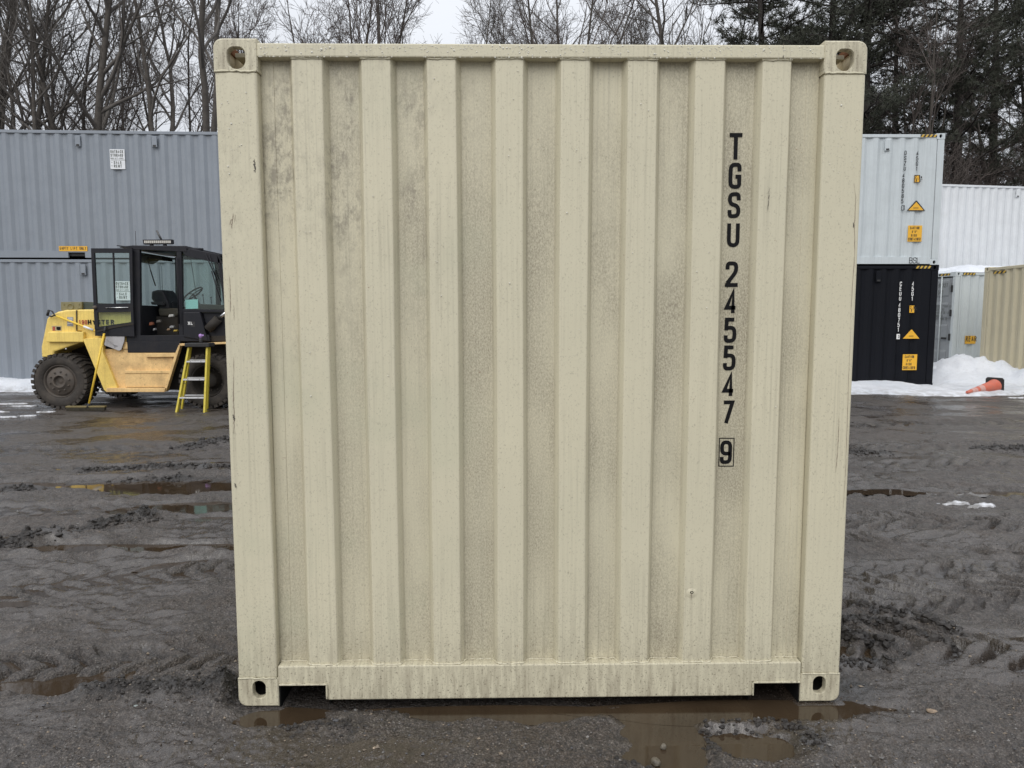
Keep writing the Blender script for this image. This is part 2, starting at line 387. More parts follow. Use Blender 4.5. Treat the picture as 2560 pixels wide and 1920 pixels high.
def ground_h(x, y):
    x = np.asarray(x, float); y = np.asarray(y, float)
    dist = np.hypot(x-CAM[0], y-CAM[1])
    near = 1-sst(5, 14, dist); vnear = 1-sst(2.6, 6.0, dist)
    h = .020*fbm(x/2.6, y/2.6, 3, 1)*sst(1.0, 3.0, dist-1.8)
    wx = x+.05*fbm(x/.4, y/.4, 2, 90); wy = y+.05*fbm(x/.4, y/.4, 2, 91)
    h += .012*fbm(wx/.55, wy/.55, 3, 2)
    mid = 1+.9*sst(2.4, 6, dist)
    h += .0120*near*mid*fbm(wx/.16, wy/.11, 4, 3, .58)
    crk = 1-np.abs(fbm(wx/.30, wy/.16, 3, 6))*2.2
    h += .014*near*mid*np.clip(crk, 0, 1)*sst(-.1, .35, fbm(x/.9, y/.7, 2, 7))
    rg = 1-np.abs(fbm(x/.045, y/.045, 2, 4))*1.6
    h += (.0075*rg+.0070*fbm(x/.018, y/.018, 2, 5))*vnear*(.45+.9*sst(-.2, .3, fbm(x/.35, y/.35, 2, 9)))
    patch = sst(-.15, .35, fbm(x/.5, y/.5, 2, 8))
    for P, hw, dep, lug, pit, sl in TRACKS:
        D, S, T = seg_dist(x+.03*fbm(x/.3, y/.3, 2, 40), y+.03*fbm(x/.3, y/.3, 2, 41), P)
        ins = 1-sst(hw*.8, hw*1.05, D)
        rim = np.exp(-((D-hw*1.12)/(.05+hw*.1))**2)
        ph = (S+sl*np.abs(T)+.03*fbm(x/.15, y/.15, 2, 60))/pit; ph = ph-np.floor(ph)
        lugs = sst(.0, .07, ph)*(1-sst(.50, .72, ph))
        h += -1.3*dep*ins+rim*dep*.8*(.4+patch)+ins*lug*1.9*(lugs-.35)*(.60+.6*patch)
    for P, hw, ht in RIDGES:
        D, S, T = seg_dist(x+.04*fbm(x/.12, y/.12, 2, 50), y+.04*fbm(x/.12, y/.12, 2, 51), P)
        k = np.exp(-(D/hw)**2)
        h += ht*k*(.55+1.1*np.clip(fbm(x/.06, y/.06, 3, 52)+.25, 0, 1))
    # heap against the left corner, wall of mud between the two front pools, low wall behind
    k = np.exp(-(((x+1.30)/.075)**2+((y-.09)/.10)**2)); h += .10*k*(.7+.9*np.abs(fbm(x/.035, y/.035, 3, 53)))
    k = np.exp(-(((x-.605)/.04)**2+((y+.27)/.13)**2))+np.exp(-(((x-.78)/.22)**2+((y+.165)/.03)**2))
    k += .9*np.exp(-(((x-.98)/.07)**2+((y+.30)/.09)**2))+.8*np.exp(-(((x-.25)/.06)**2+((y+.12)/.035)**2))+.7*np.exp(-(((x-.30)/.05)**2+((y+.41)/.05)**2))
    k += .6*np.exp(-(((x+.80)/.10)**2+((y+.155)/.02)**2))
    h += .020*k*(.5+1.3*np.abs(fbm(x/.05, y/.05, 3, 54)))
    sm = np.zeros_like(h)
    for P in POOLS:
        r = pool_r(x+.05*fbm(x/.22, y/.22, 3, 70)*near, y+.05*fbm(x/.22, y/.22, 3, 71)*near, P)
        k = 1-sst(.35, 1.25, r); h = h*(1-.55*k)-P[3]*k*1.15
    # the container has pressed the yard flat where it stands
    u = (1-sst(1.22, 1.34, np.abs(x)))*sst(-.07, .03, y)*(1-sst(6.08, 6.2, y))
    h = h*(1-u)+(-.02)*u
    cst = np.zeros_like(h)
    for sx in (-1, 1):
        cst = np.maximum(cst, (1-sst(.09, .13, np.abs(x-sx*1.138)))*(1-sst(.09, .14, np.abs(y-.09))))
    h = np.where(cst > 0, h*(1-cst)+(-.004)*cst, h)
    return h
def axis_vals(core, step0, rate, far, lo=True):
    v = [core]; s = step0
    while v[-1] < far:
        s = max(step0, (v[-1]-core)*rate+step0); v.append(v[-1]+s)
    return v
xr = axis_vals(2.4, .0085, .009, 16); xs = np.array([-v for v in xr[::-1]]+list(np.arange(-2.392, 2.392, .0085))+xr)
xs = np.concatenate([[-900, -300, -120, -60, -35, -22], xs, [22, 35, 60, 120, 300, 900]])
ys = [-.62]
while ys[-1] < 16:
    d = ys[-1]-CAM[1]; ys.append(ys[-1]+max(.0065, .0034*d*max(1.0, d/5.5)))
ys = np.concatenate([[-300, -60, -20, -8, -4, -2.2, -1.4, -.95, -.75], ys, [17, 19, 22, 27, 35, 50, 90, 200, 500, 1200]])
GX, GY = np.meshgrid(xs, ys)
GZ = ground_h(GX.ravel(), GY.ravel())
far_ = np.hypot(GX.ravel(), GY.ravel()) > 25
GZ[far_] = -.02
me = bpy.data.meshes.new("ground")
nx, ny = len(xs), len(ys)
me.vertices.add(nx*ny)
me.vertices.foreach_set('co', np.stack([GX.ravel(), GY.ravel(), GZ], 1).astype(np.float32).ravel())
idx = np.arange(nx*ny).reshape(ny, nx)
q = np.stack([idx[:-1, :-1], idx[:-1, 1:], idx[1:, 1:], idx[1:, :-1]], -1).reshape(-1, 4)
me.loops.add(q.size); me.loops.foreach_set('vertex_index', q.ravel().astype(np.int32))
me.polygons.add(len(q)); me.polygons.foreach_set('loop_start', (np.arange(len(q))*4).astype(np.int32))
me.polygons.foreach_set('loop_total', np.full(len(q), 4, np.int32)); me.polygons.foreach_set('use_smooth', np.ones(len(q), bool))
me.update(calc_edges=True)
def churn_of(x, y):
    k = np.zeros_like(x)
    for P, hw, ht in RIDGES: k = np.maximum(k, np.exp(-(seg_dist(x+.05*fbm(x/.12, y/.12, 2, 50), y+.05*fbm(x/.12, y/.12, 2, 51), P)[0]/(hw*.95))**2))
    k = np.maximum(k, np.exp(-(((x-1.32)/.09)**2+((y-.10)/.10)**2)))
    k = np.maximum(k, .8*np.exp(-(((x-.98)/.08)**2+((y+.28)/.08)**2)))
    return np.clip(k*1.3+.0, 0, 1)
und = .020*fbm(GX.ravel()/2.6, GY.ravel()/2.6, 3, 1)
sa = me.attributes.new('low_ground', 'FLOAT', 'POINT'); sa.data.foreach_set('value', (1-sst(-.024, -.004, GZ-und*.8)).astype(np.float32))  # first attribute rises where the surface lies low
ca = me.attributes.new('churn', 'FLOAT', 'POINT'); ca.data.foreach_set('value', churn_of(GX.ravel(), GY.ravel()).astype(np.float32))
ground = bpy.data.objects.new("ground", me); col.objects.link(ground); ground['kind'] = 'structure'

q = NM("wet_mud")
n1 = q.noise(.7, 5, rough=.6); n2 = q.noise(9, 6, rough=.65); n3 = q.noise(70, 4, rough=.6)
c = q.mix(q.ramp(n1, .40, .60), (.047, .036, .030), (.060, .040, .026))
c = q.mix(q.ramp(n2, .40, .66), c, (.078, .064, .054))
n5 = q.noise(150, 3, rough=.7); c = q.mix(q.ramp(n5, .51, .63, 0, .85), c, (.175, .155, .137)); c = q.mix(q.ramp(n5, .48, .38, 0, .9), c, (.010, .0085, .0075)); n6 = q.noise(38, 3, q.map((1, .6, 1), (3, 1, 0)), rough=.7); c = q.mix(q.ramp(n6, .50, .38, 0, .65), c, (.014, .0115, .010))
c = q.mix(q.ramp(n3, .52, .70, 0, .7), c, (.020, .017, .016))
vc = q.n("ShaderNodeTexVoronoi"); vc.inputs['Scale'].default_value = 85; q.t.links.new(q.co, vc.inputs[0])
rc = q.xyz(vc.outputs['Color'])
stone = q.math('MULTIPLY', q.ramp(rc[0], .80, .84), q.ramp(vc.outputs['Distance'], .34, .28))
c = q.mix(q.math('MULTIPLY', stone, .75), c, q.mix(rc[1], (.11, .10, .09), (.30, .27, .24)))
wet = q.ramp(q.noise(1.6, 6, q.map(loc=(4, 2, 0)), rough=.7), .38, .60)
film = q.ramp(q.noise(1.1, 6, q.map((.8, 1.3, 1), (7, 3, 0)), rough=.65), .47, .55)
c = q.mix(q.math('MULTIPLY', film, .60), c, (.030, .022, .016))
rough = q.math('ADD', q.math('MULTIPLY', wet, .36), .22)
rough = q.math('MULTIPLY', rough, q.ramp(film, 0, 1, 1.1, .34))
rough = q.math('ADD', rough, q.ramp(n3, .3, .7, -.08, .12))
dry = q.ramp(film, 0, 1, .9, .22)
b1 = q.bump(n5, dry, .008)
b2 = q.bump(n3, dry, .018, q.bump(n6, q.math('MULTIPLY', dry, .7), .02, b1))
b3 = q.bump(stone, .6, .006, b2)
wa = q.n("ShaderNodeAttribute"); wa.attribute_name = 'low_ground'
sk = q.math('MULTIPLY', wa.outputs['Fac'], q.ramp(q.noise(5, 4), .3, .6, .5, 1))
c = q.mix(q.math('MULTIPLY', sk, .62), c, (.020, .0165, .0145))  # mud turns darker in the low parts of the relief
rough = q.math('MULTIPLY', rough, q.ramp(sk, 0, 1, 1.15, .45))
at_ = q.n("ShaderNodeAttribute"); at_.attribute_name = 'churn'
c = q.mix(q.math('MULTIPLY', at_.outputs['Fac'], q.ramp(n3, .3, .6, .55, 1)), c, (.016, .014, .013))
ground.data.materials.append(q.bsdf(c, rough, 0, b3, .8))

q = NM("muddy_water")
c = q.mix(q.ramp(q.noise(3.5, 4), .35, .7), (.034, .023, .014), (.052, .036, .022))
puddle_mat = q.bsdf(c, .035, 0, q.bump(q.noise(18, 2), .03, .003), .5)
for pk, P in enumerate(POOLS):
    (cx, cy), (a, b), t, d, lv = P; lv += .00035*(pk % 5)
    n = 40; pts = []
    for i in range(n):
        th = 2*math.pi*i/n; k = 1.12+.10*math.sin(3*th+cx*7)+.07*math.sin(5*th+cy*11)
        px, py = a*k*math.cos(th), b*k*math.sin(th)
        X, Y = cx+px*math.cos(t)-py*math.sin(t), cy+px*math.sin(t)+py*math.cos(t)
        pts.append((X, Y, lv))
    mb = MB(); mb.sheet(pts)
    o = mb.build("puddle", puddle_mat); o['kind'] = 'structure'

for k, (x0, x1, y0, y1, lv) in enumerate(((-6.5, -1.27, .9, 5.6, -.0200), (-2.6, -1.27, .08, .42, -.0150), (1.4, 7.5, 2.2, 6.5, -.0345), (1.26, 1.62, .10, .55, -.0170))):
    mb = MB(); mb.sheet([(x0, y0, lv), (x1, y0, lv), (x1, y1, lv), (x0, y1, lv)])
    o = mb.build("standing_water", puddle_mat); o['kind'] = 'structure'

# loose gravel and clods lying on the mud
OCT = np.array([(1, 0, 0), (0, 1, 0), (-1, 0, 0), (0, -1, 0), (0, 0, 1), (0, 0, -1)], float)
OCF = [(0, 1, 4), (1, 2, 4), (2, 3, 4), (3, 0, 4), (1, 0, 5), (2, 1, 5), (3, 2, 5), (0, 3, 5)]
_t = (1+5**.5)/2
ICO = np.array([(-1, _t, 0), (1, _t, 0), (-1, -_t, 0), (1, -_t, 0), (0, -1, _t), (0, 1, _t), (0, -1, -_t), (0, 1, -_t), (_t, 0, -1), (_t, 0, 1), (-_t, 0, -1), (-_t, 0, 1)])/1.9
ICF = [(0, 11, 5), (0, 5, 1), (0, 1, 7), (0, 7, 10), (0, 10, 11), (1, 5, 9), (5, 11, 4), (11, 10, 2), (10, 7, 6), (7, 1, 8), (3, 9, 4), (3, 4, 2), (3, 2, 6), (3, 6, 8), (3, 8, 9), (4, 9, 5), (2, 4, 11), (6, 2, 10), (8, 6, 7), (9, 8, 1)]
def scatter(name, xy, size, mats, up=.25, flat=(.45, .8), round_=False):
    z = ground_h(xy[:, 0], xy[:, 1]); n = len(xy)
    B0, F0 = (ICO, ICF) if round_ else (OCT, OCF); nv = len(B0)
    V = np.repeat(B0[None], n, 0)*(1+rng.uniform(-.36, .36, (n, nv, 3)))+rng.uniform(-.12, .12, (n, nv, 3))
    a = rng.uniform(0, 6.28, n); ca, sa = np.cos(a)[:, None], np.sin(a)[:, None]
    X = V[..., 0]*ca-V[..., 1]*sa; Y = V[..., 0]*sa+V[..., 1]*ca
    f = rng.uniform(*flat, n)[:, None]
    P = np.stack([X*size[:, None]+xy[:, :1], Y*size[:, None]*rng.uniform(.6, 1, n)[:, None]+xy[:, 1:2], V[..., 2]*f*size[:, None]+(z+up*size)[:, None]], -1)
    mb = MB(); mb.v = P.reshape(-1, 3).tolist()
    mm = rng.integers(0, len(mats), n)
    for i in range(n):
        for t in F0: mb.f.append((i*nv+t[0], i*nv+t[1], i*nv+t[2])); mb.m.append(int(mm[i])); mb.s.append(False)
    o = mb.build(name, mats); o['kind'] = 'stuff'; return o
def stone_mat(name, c):
    q = NM(name); return q.bsdf(q.mix(q.ramp(q.noise(60, 4), .35, .65), c, tuple(k*.5 for k in c)), .55, 0, q.bump(q.noise(120, 4), .4, .004))
G_ = [stone_mat("pebble_grey", (.20, .19, .18)), stone_mat("pebble_dark", (.07, .065, .06)), stone_mat("pebble_tan", (.24, .19, .14)),
      stone_mat("pebble_brown", (.10, .08, .065)), stone_mat("pebble_slate", (.10, .10, .11))]
n = 5200
gx = rng.uniform(-2.1, 2.3, n); gy = -.5+rng.beta(1, 2.2, n)*1.7
k = ~((np.abs(gx) < 1.24) & (gy > -.01))
xy = np.stack([gx, gy], 1)[k]
n2_ = 2600
far_xy = np.stack([rng.uniform(-5, 6, n2_), rng.uniform(.3, 6, n2_)], 1); far_xy = far_xy[np.abs(far_xy[:, 0]) > 1.3]
xy = np.concatenate([xy, far_xy])
dry = np.ones(len(xy), bool)
for P in POOLS: dry &= pool_r(xy[:, 0], xy[:, 1], P) > .95
xy = xy[dry]
scatter("gravel", xy, np.exp(rng.normal(-5.75, .42, len(xy)))*np.where(np.arange(len(xy)) > 4000, 1.5, 1), G_)
pts = []; szs = []
for P, hw, ht in RIDGES+[([(-1.35, .16), (-1.25, .03)], .06, .05), ([(.60, -.36), (.61, -.18), (.72, -.16), (.95, -.17), (1.0, -.33)], .035, .03),
                         ([(.22, -.42), (.33, -.40)], .03, .03), ([(-.98, -.165), (-.70, -.15)], .03, .02)]:
    P = np.array(P); sl = np.linalg.norm(np.diff(P, axis=0), axis=1); tot = sl.sum()
    m_ = int(tot*(420 if P[0][1] > .6 else 300))
    for _ in range(m_):
        u = rng.uniform(0, tot); i = min(int(np.searchsorted(np.cumsum(sl), u)), len(sl)-1)
        t = (u-(np.cumsum(sl)[i]-sl[i]))/sl[i]; c_ = P[i]+(P[i+1]-P[i])*t
        pts.append(c_+rng.normal(0, hw*.8, 2)); szs.append(min(abs(rng.gamma(1.2, .0050))*(1+hw*8)+.0022, .026 if P[0][1] > .6 else .011))
pts = np.array(pts); szs = np.array(szs)
k = ~((np.abs(pts[:, 0]) < 1.225) & (pts[:, 1] > -.012)); pts, szs = pts[k], szs[k]
clod = NM("clod_mud")
scatter("mud_clods", pts, szs, [clod.bsdf(clod.mix(clod.ramp(clod.noise(25, 4), .35, .65), (.014, .012, .011), (.045, .039, .035)), .5, 0, clod.bump(clod.noise(90, 5, rough=.7), .7, .01), .5)], up=.15, flat=(.5, .95), round_=True)

def rock(loc, r, c, label, sq=.7, seed=0):
    rg = np.random.default_rng(seed); import bmesh
    bm = bmesh.new(); bmesh.ops.create_icosphere(bm, subdivisions=3, radius=1)
    ax = rg.normal(size=(7, 3)); ax /= np.linalg.norm(ax, axis=1)[:, None]; cut = rg.uniform(.62, .95, 7)
    for v in bm.verts:
        p = np.array(v.co)
        for a, k_ in zip(ax, cut):
            d = p@a
            if d > k_: p = p-a*(d-k_)*.9
        p *= 1+.05*math.sin(9*p[0]+seed)*math.sin(8*p[1])*math.sin(7*p[2])
        v.co = (p[0]*r, p[1]*r*.8, p[2]*r*sq)
    me = bpy.data.meshes.new("stone"); bm.to_mesh(me); bm.free()
    me.materials.append(stone_mat("stone_face", c))
    o = bpy.data.objects.new("stone", me); col.objects.link(o)
    o.location = (loc[0], loc[1], float(ground_h(np.array([loc[0]]), np.array([loc[1]]))[0])+r*sq*.42 if len(loc) < 3 else loc[2])
    o.rotation_euler = (0, 0, seed*1.3)
    return tag(o, label, "stone")
rock((.433, -.292, .000), .0135, (.17, .15, .12), "pale angular stone sticking up in the middle of the front puddle", .8, 1)
rock((1.542, -.096), .021, (.30, .22, .15), "flat tan stone alone on the mud beyond the container corner", .35, 2)
rock((.523, -.352), .015, (.15, .13, .11), "dull brown stone on the mud wall between the two front puddles", .7, 3)
rock((.385, -.385, .003), .019, (.14, .12, .09), "muddy lump of stone at the near edge of the front puddle", .75, 4)
rock((.560, -.268), .012, (.13, .115, .095), "small muddy stone on the rim where the puddles meet", .8, 5)
rock((-.62, -.30), .008, (.42, .33, .25), "small pinkish stone on the gravel before the container sill", .6, 6)
rock((-1.62, -.02), .010, (.24, .27, .26), "pale greenish chip of stone on the gravel left of the container", .4, 7)
# ------------------------------------------------------------------ shipping containers
def casting_mesh(w=.162, d=.178, h=.118, hw=.0317, hh=.0395, r=.034, top_hole=True, sharp=False):
    """corner casting: local x from the outer side (0) inwards, y back from the front, z up; rounded at outer top"""
    cx, cz = w*.52, h*(.41 if not sharp else .47)
    def inside(x, z):
        if x < 0 or x > w or z < 0 or z > h: return False
        if not sharp and x < r and z > h-r: return (x-r)**2+(z-h+r)**2 <= r*r
        return True
    def in_hole(x, z):
        rr = hw*.98 if (sharp or not top_hole) else (hw*.75 if z > cz else hw*.95); ax, az = abs(x-cx), abs(z-cz)
        if ax > hw or az > hh: return False
        ex, ez = max(ax-(hw-rr), 0), max(az-(hh-rr), 0)
        return ex*ex+ez*ez <= rr*rr
    N_ = 40
    angs = sorted([2*math.pi*i/N_ for i in range(N_)]+[math.atan2(z-cz, x-cx) % (2*math.pi) for x, z in ((0, 0), (w, 0), (w, h), (0, h))])
    def hit(a, fn):
        lo, hi = 0, 1.0
        for _ in range(40):
            m_ = (lo+hi)/2
            if fn(cx+m_*math.cos(a), cz+m_*math.sin(a)): lo = m_
            else: hi = m_
        return cx+lo*math.cos(a), cz+lo*math.sin(a)
    O = [hit(a, inside) for a in angs]; H = [hit(a, in_hole) for a in angs]; n = len(angs)
    mb = MB()
    ch = .004
    def inset(p): return (p[0]+(cx-p[0])*ch/w*2, p[1]+(cz-p[1])*ch/h*2)
    O2 = [inset(p) for p in O]
    v = [(x, ch, z) for x, z in O]+[(x, 0, z) for x, z in O2]+[(cx+(x-cx)*1.07, 0, cz+(z-cz)*1.06) for x, z in H]+[(x, .005, z) for x, z in H]+[(x, .03, z) for x, z in H]+[(x, d, z) for x, z in O]
    f = []
    for i in range(n):
        j = (i+1) % n
        for a in range(4): f.append((a*n+i, a*n+j, (a+1)*n+j, (a+1)*n+i))
        top = O[i][1] > h-1e-4 and O[j][1] > h-1e-4
        if not (top and top_hole): f.append((i, 5*n+i, 5*n+j, j))
    mb.add(v, f, 0)
    mb.add([(x, d, z) for x, z in O], [tuple(range(n))], 0)
    t = .026
    cv = [(x, y, z) for x in (t, w-t) for y in (.0301, d-t) for z in (t*.6, h-.02)]
    cf = [(0, 1, 3, 2), (4, 6, 7, 5), (2, 3, 7, 6), (0, 2, 6, 4)]
    if not top_hole: cf.append((1, 5, 7, 3))
    mb.add(cv, cf, 1)
    if top_hole:
        x0 = 0 if sharp else r
        ro = [(x0, ch), (w, ch), (w, d), (x0, d)]; ri = [(cx-.040, .038), (cx+.052, .038), (cx+.052, .155), (cx-.040, .155)]
        ri2 = [(cx+(a-cx)*1.25, b+(.01 if k < 2 else -.01)) for k, (a, b) in enumerate(ri)]
        v = [(a, b, h) for a, b in ro]+[(a, b, h) for a, b in ri]+[(a, b, h-.02) for a, b in ri2]
        mb.add(v, [(i, (i+1) % 4, 4+(i+1) % 4, 4+i) for i in range(4)], 0)
        mb.add(v[4:], [(i, (i+1) % 4, 4+(i+1) % 4, 4+i) for i in range(4)], 2)
        R2 = [(t, .0301), (w-t, .0301), (w-t, d-t), (t, d-t)]
        mb.add([(a, b, h-.02) for a, b in ri2]+[(a, b, h-.0201) for a, b in R2], [(i, (i+1) % 4, 4+(i+1) % 4, 4+i) for i in range(4)], 2)
    return mb
rusty = worn("rusty_steel", (.22, .10, .05), .75, (.05, .025, .015), .7, 30)
hollow = worn("casting_inside", (.56, .49, .33), .7, (.20, .12, .06), .45, 18)
lining_black = NM("matte_black_lining"); lining_black = lining_black.bsdf((.010, .010, .010), .95, 0, None, .05)  # matte near-black colour for the fork pocket walls
dark = worn("dark_steel", (.018, .018, .019), .6, (.05, .04, .03), .3, 12)

# paint of the near container: cream, speckled with grit, streaked, mildewed at the upper left
q = NM("cream_container_paint")
P = q.xyz(); X, Y, Z = P[0], P[1], P[2]
c = (.555, .520, .400)
base = q.mix(q.ramp(q.noise(1.3, 4), .35, .65), (.600, .556, .412), (.568, .530, .396))
gr = q.noise(150, 3, q.map((1, 1, .75)), rough=.7)
c = q.mix(q.ramp(gr, .58, .73, 0, .50), base, (.16, .14, .10))
c = q.mix(q.ramp(q.noise(55, 5, q.map(loc=(2, 7, 1)), rough=.75), .64, .74, 0, .45), c, (.17, .15, .11))
rec = q.ramp(Y, .030, .046, 0, 1)                         # grime lives in the hollows of the panel
pan = q.math('MULTIPLY', rec, q.ramp(Y, .049, .055, 1, 0))
gri = q.noise(210, 4, q.map((1, 1, .55), (9, 3, 2)), rough=.7)
big = q.noise(1.0, 3, q.map((2.2, 1, .9), (1, 2, 8)))
zones = q.math('MULTIPLY', q.ramp(big, .38, .60, .06, 1), q.ramp(X, -.9, .5, .55, 1))
c = q.mix(q.math('MULTIPLY', q.math('MULTIPLY', q.ramp(gri, .38, .64, .14, .80), pan), zones), c, (.155, .130, .095))
stk = q.noise(1.0, 5, q.map((95, 1, 1.3)), rough=.65)
c = q.mix(q.math('MULTIPLY', q.ramp(stk, .48, .74, 0, .42), q.ramp(q.noise(2.0, 3, q.map(loc=(5, 1, 3))), .35, .65)), c, (.20, .18, .135))
low = q.math('MULTIPLY', q.ramp(Z, .34, .02, 0, .8), q.ramp(q.noise(1.0, 5, q.map((42, 1, 6)), rough=.7), .40, .66))
c = q.mix(low, c, (.25, .215, .155))
spl = q.math('MULTIPLY', q.ramp(Z, .62, .0, 0, 1), q.ramp(q.noise(120, 3, q.map(loc=(4, 4, 4)), rough=.7), .58, .66, 0, .85))
c = q.mix(spl, c, (.095, .075, .055))
rs = q.math('MULTIPLY', q.ramp(q.noise(30, 6, q.map(loc=(6, 2, 5)), rough=.7), .69, .73, 0, .8), 1.0)
c = q.mix(rs, c, (.20, .10, .05))
# mildew bloom
mx = q.math('MULTIPLY', q.ramp(X, -.62, -.15, 1, 0), q.ramp(Z, 1.2, 2.0, 0, 1))
mil = q.noise(30, 9, q.map((1, 1, .6), (3, 1, 7)), rough=.75, dist=.25)
mzone = q.ramp(q.noise(3.4, 3, q.map((1.6, 1, .8), (2, 2, 2))), .42, .58)
mf = q.math('MULTIPLY', q.math('MULTIPLY', q.ramp(mil, .46, .60, 0, .60), q.math('MULTIPLY', mx, mzone)), q.ramp(Y, .008, .03, .22, 1))
c = q.mix(mf, c, (.125, .108, .088))
# faint green algae on the flats
c = q.mix(q.math('MULTIPLY', q.ramp(q.noise(3.2, 5, q.map(loc=(8, 8, 8))), .52, .72, 0, .30), q.ramp(X, .4, -.6)), c, (.42, .43, .31))
bmp = q.bump(q.noise(240, 3), .16, .002)
bmp = q.bump(q.noise(2.2, 2), .25, .02, bmp)
main_paint = q.bsdf(c, q.ramp(gr, .3, .7, .42, .58), 0, bmp, .45)
ink = worn("black_lettering", (.006, .006, .007), .6, (.05, .045, .04), .06, 60, spec=.15)

MAIN = thing("shipping_container", "big cream steel container end on in the middle, number TGSU 245547 9", "shipping container")
PRO = [(-1.062, .075), (-1.0615, .046), (-1.012, .046), (-1.010, .0485)]
for x0, x1 in ((-.932, -.821), (-.675, -.568), (-.430, -.323), (-.173, -.071), (.070, .177), (.322, .433), (.578, .687), (.829, .935)):
    PRO += [(x0-.0185, .0485), (x0, .010), (x1, .010), (x1+.0185, .0485)]
PRO += [(1.010, .0485), (1.012, .046), (1.0615, .046), (1.062, .075)]
# round the press-brake bends a little
def soften(P, r=.004):
    o = [P[0]]
    for i in range(1, len(P)-1):
        a, b, c_ = map(np.array, (P[i-1], P[i], P[i+1]))
        la, lc = np.linalg.norm(a-b), np.linalg.norm(c_-b); k = min(r, la*.3, lc*.3)
        p0, p1 = b+(a-b)/la*k, b+(c_-b)/lc*k
        o += [tuple(p0), tuple(.25*p0+.5*b+.25*p1), tuple(p1)]
    return o+[P[-1]]
PS = soften(PRO)
zz = np.linspace(.160, 2.53, 40); n = len(PS); mb = MB()
V = []
for z in zz:
    for (x, y) in PS:
        d = .0011*math.sin(2.1*x+1.7*z+.6)*math.sin(3.0*x-1.1*z)+.0005*math.sin(7*z+5*x)
        V.append((x+.0012*math.sin(2.7*z+8*x), y+d*(1 if abs(x) < 1.0 else 0), z))
mb.add(V, [(k*n+i, k*n+i+1, (k+1)*n+i+1, (k+1)*n+i) for k in range(len(zz)-1) for i in range(n-1)], 0, False)
mb.build("end_panel", main_paint, MAIN)
for s in (-1, 1):
    mb = MB(); mb.box(min(s*1.061, s*1.217), max(s*1.061, s*1.217), 0.0025, .10, .117, 2.475); mb.build("corner_post", main_paint, MAIN, .009, 3)
    mb = MB(); mb.box(min(s*1.061, s*1.217), max(s*1.061, s*1.217), 5.95, 6.056, .117, 2.475); mb.build("corner_post", main_paint, MAIN, .009, 3)
cast_top = casting_mesh(hw=.0325, hh=.0385); cast_bot = casting_mesh(hw=.0255, hh=.0370, top_hole=False)
ct = None
for s in (-1, 1):
    for zt in (0, 1):
        for yb in (0, 1):
            if zt: src, z0, sz = ct, 2.473, 1
            o = (cast_top if zt else cast_bot).build("corner_casting", [main_paint, hollow if zt else dark, rusty], MAIN, off=True)
            o.location = (s*1.219, 6.058 if yb else 0, 2.473 if zt else .118)
            o.scale = (-s, -1 if yb else 1, 1 if zt else -1)
            if zt == 0: o.location.z = .119
mb = MB(); mb.box(-1.058, 1.058, .001, .062, 2.5256, 2.5752); mb.build("top_rail", main_paint, MAIN, .005, 2)
mb = MB(); mb.box(-1.058, 1.058, 5.99, 6.055, 2.5256, 2.5752); mb.build("top_rail", main_paint, MAIN, .005, 2)
S_ = [(-1.058, .1685), (-1.058, .0925), (-.861, .0925), (-.861, .0245), (.861, .0276), (.861, .086), (1.058, .086), (1.058, .1685)]
mb = MB(); mb.prism(S_, .001, .052); mb.build("bottom_sill", main_paint, MAIN, .005, 2)
mb = MB(); mb.prism(S_, 6.0, 6.05); mb.build("bottom_sill", main_paint, MAIN)
for x0, x1, zt in ((-1.055, -.864, .0905), (.864, 1.055, .0842)):
    mb = MB()
    mb.box(x0, x1, -.004, 2.44, zt-.002, zt+.004)
    xi = x1 if x0 < 0 else x0
    mb.box(xi-.003, xi+.003, -.003, .05, .030, zt-.002)
    mb.build("fork_pocket", main_paint, MAIN, .0015, 1)
    mb = MB(); xo = x0 if x0 < 0 else x1
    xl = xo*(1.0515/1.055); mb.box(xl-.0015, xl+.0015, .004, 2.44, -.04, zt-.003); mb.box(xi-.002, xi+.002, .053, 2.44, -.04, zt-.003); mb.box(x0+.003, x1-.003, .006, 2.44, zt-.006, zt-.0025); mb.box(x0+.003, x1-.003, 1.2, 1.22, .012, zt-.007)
    o = mb.build("pocket_lining", lining_black, MAIN); o['kind'] = 'stuff'
# floor, side walls, roof and the far end
mb = MB(); mb.box(-1.16, 1.16, .06, 5.99, .125, .160); mb.build("floor", dark, MAIN)
for i in range(8):
    mb = MB(); mb.box(-1.12, 1.12, .34+i*.72, .40+i*.72, .03, .124); mb.build("cross_member", dark, MAIN)
def corrugated(mb, x0, x1, z0, z1, y, dep=.036, pitch=.278, face=.072, sl=.068, m=0, start='out', nz=1):
    """outward panel (towards -y) with trapezoid ribs"""
    P = [(x0, y)]; x = x0+.05
    while x+pitch < x1-.02:
        P += [(x, y), (x+sl, y+dep), (x+sl+(pitch-2*sl-face), y+dep), (x+pitch-face, y)]; x += pitch
    P.append((x1, y)); n = len(P)
    V = [(a, b, z) for z in np.linspace(z0, z1, nz+1) for a, b in P]
    mb.add(V, [(k*n+i, k*n+i+1, (k+1)*n+i+1, (k+1)*n+i) for k in range(nz) for i in range(n-1)], m)
for s in (-1, 1):
    mb = MB(); corrugated(mb, .1, 5.96, .16, 2.47, 0)
    mb.v = [(s*(1.205-p[1]), p[0], p[2]) for p in mb.v]; mb.build("side_panel", main_paint, MAIN)
    mb = MB(); mb.box(min(s*1.155, s*1.215), max(s*1.155, s*1.215), .18, 5.88, 2.49, 2.56); mb.box(min(s*1.165, s*1.21), max(s*1.165, s*1.21), .18, 5.88, .03, .165); mb.build("side_rail", main_paint, MAIN)
mb = MB(); mb.box(-1.16, 1.16, .063, 5.985, 2.545, 2.560); mb.build("roof_panel", main_paint, MAIN)
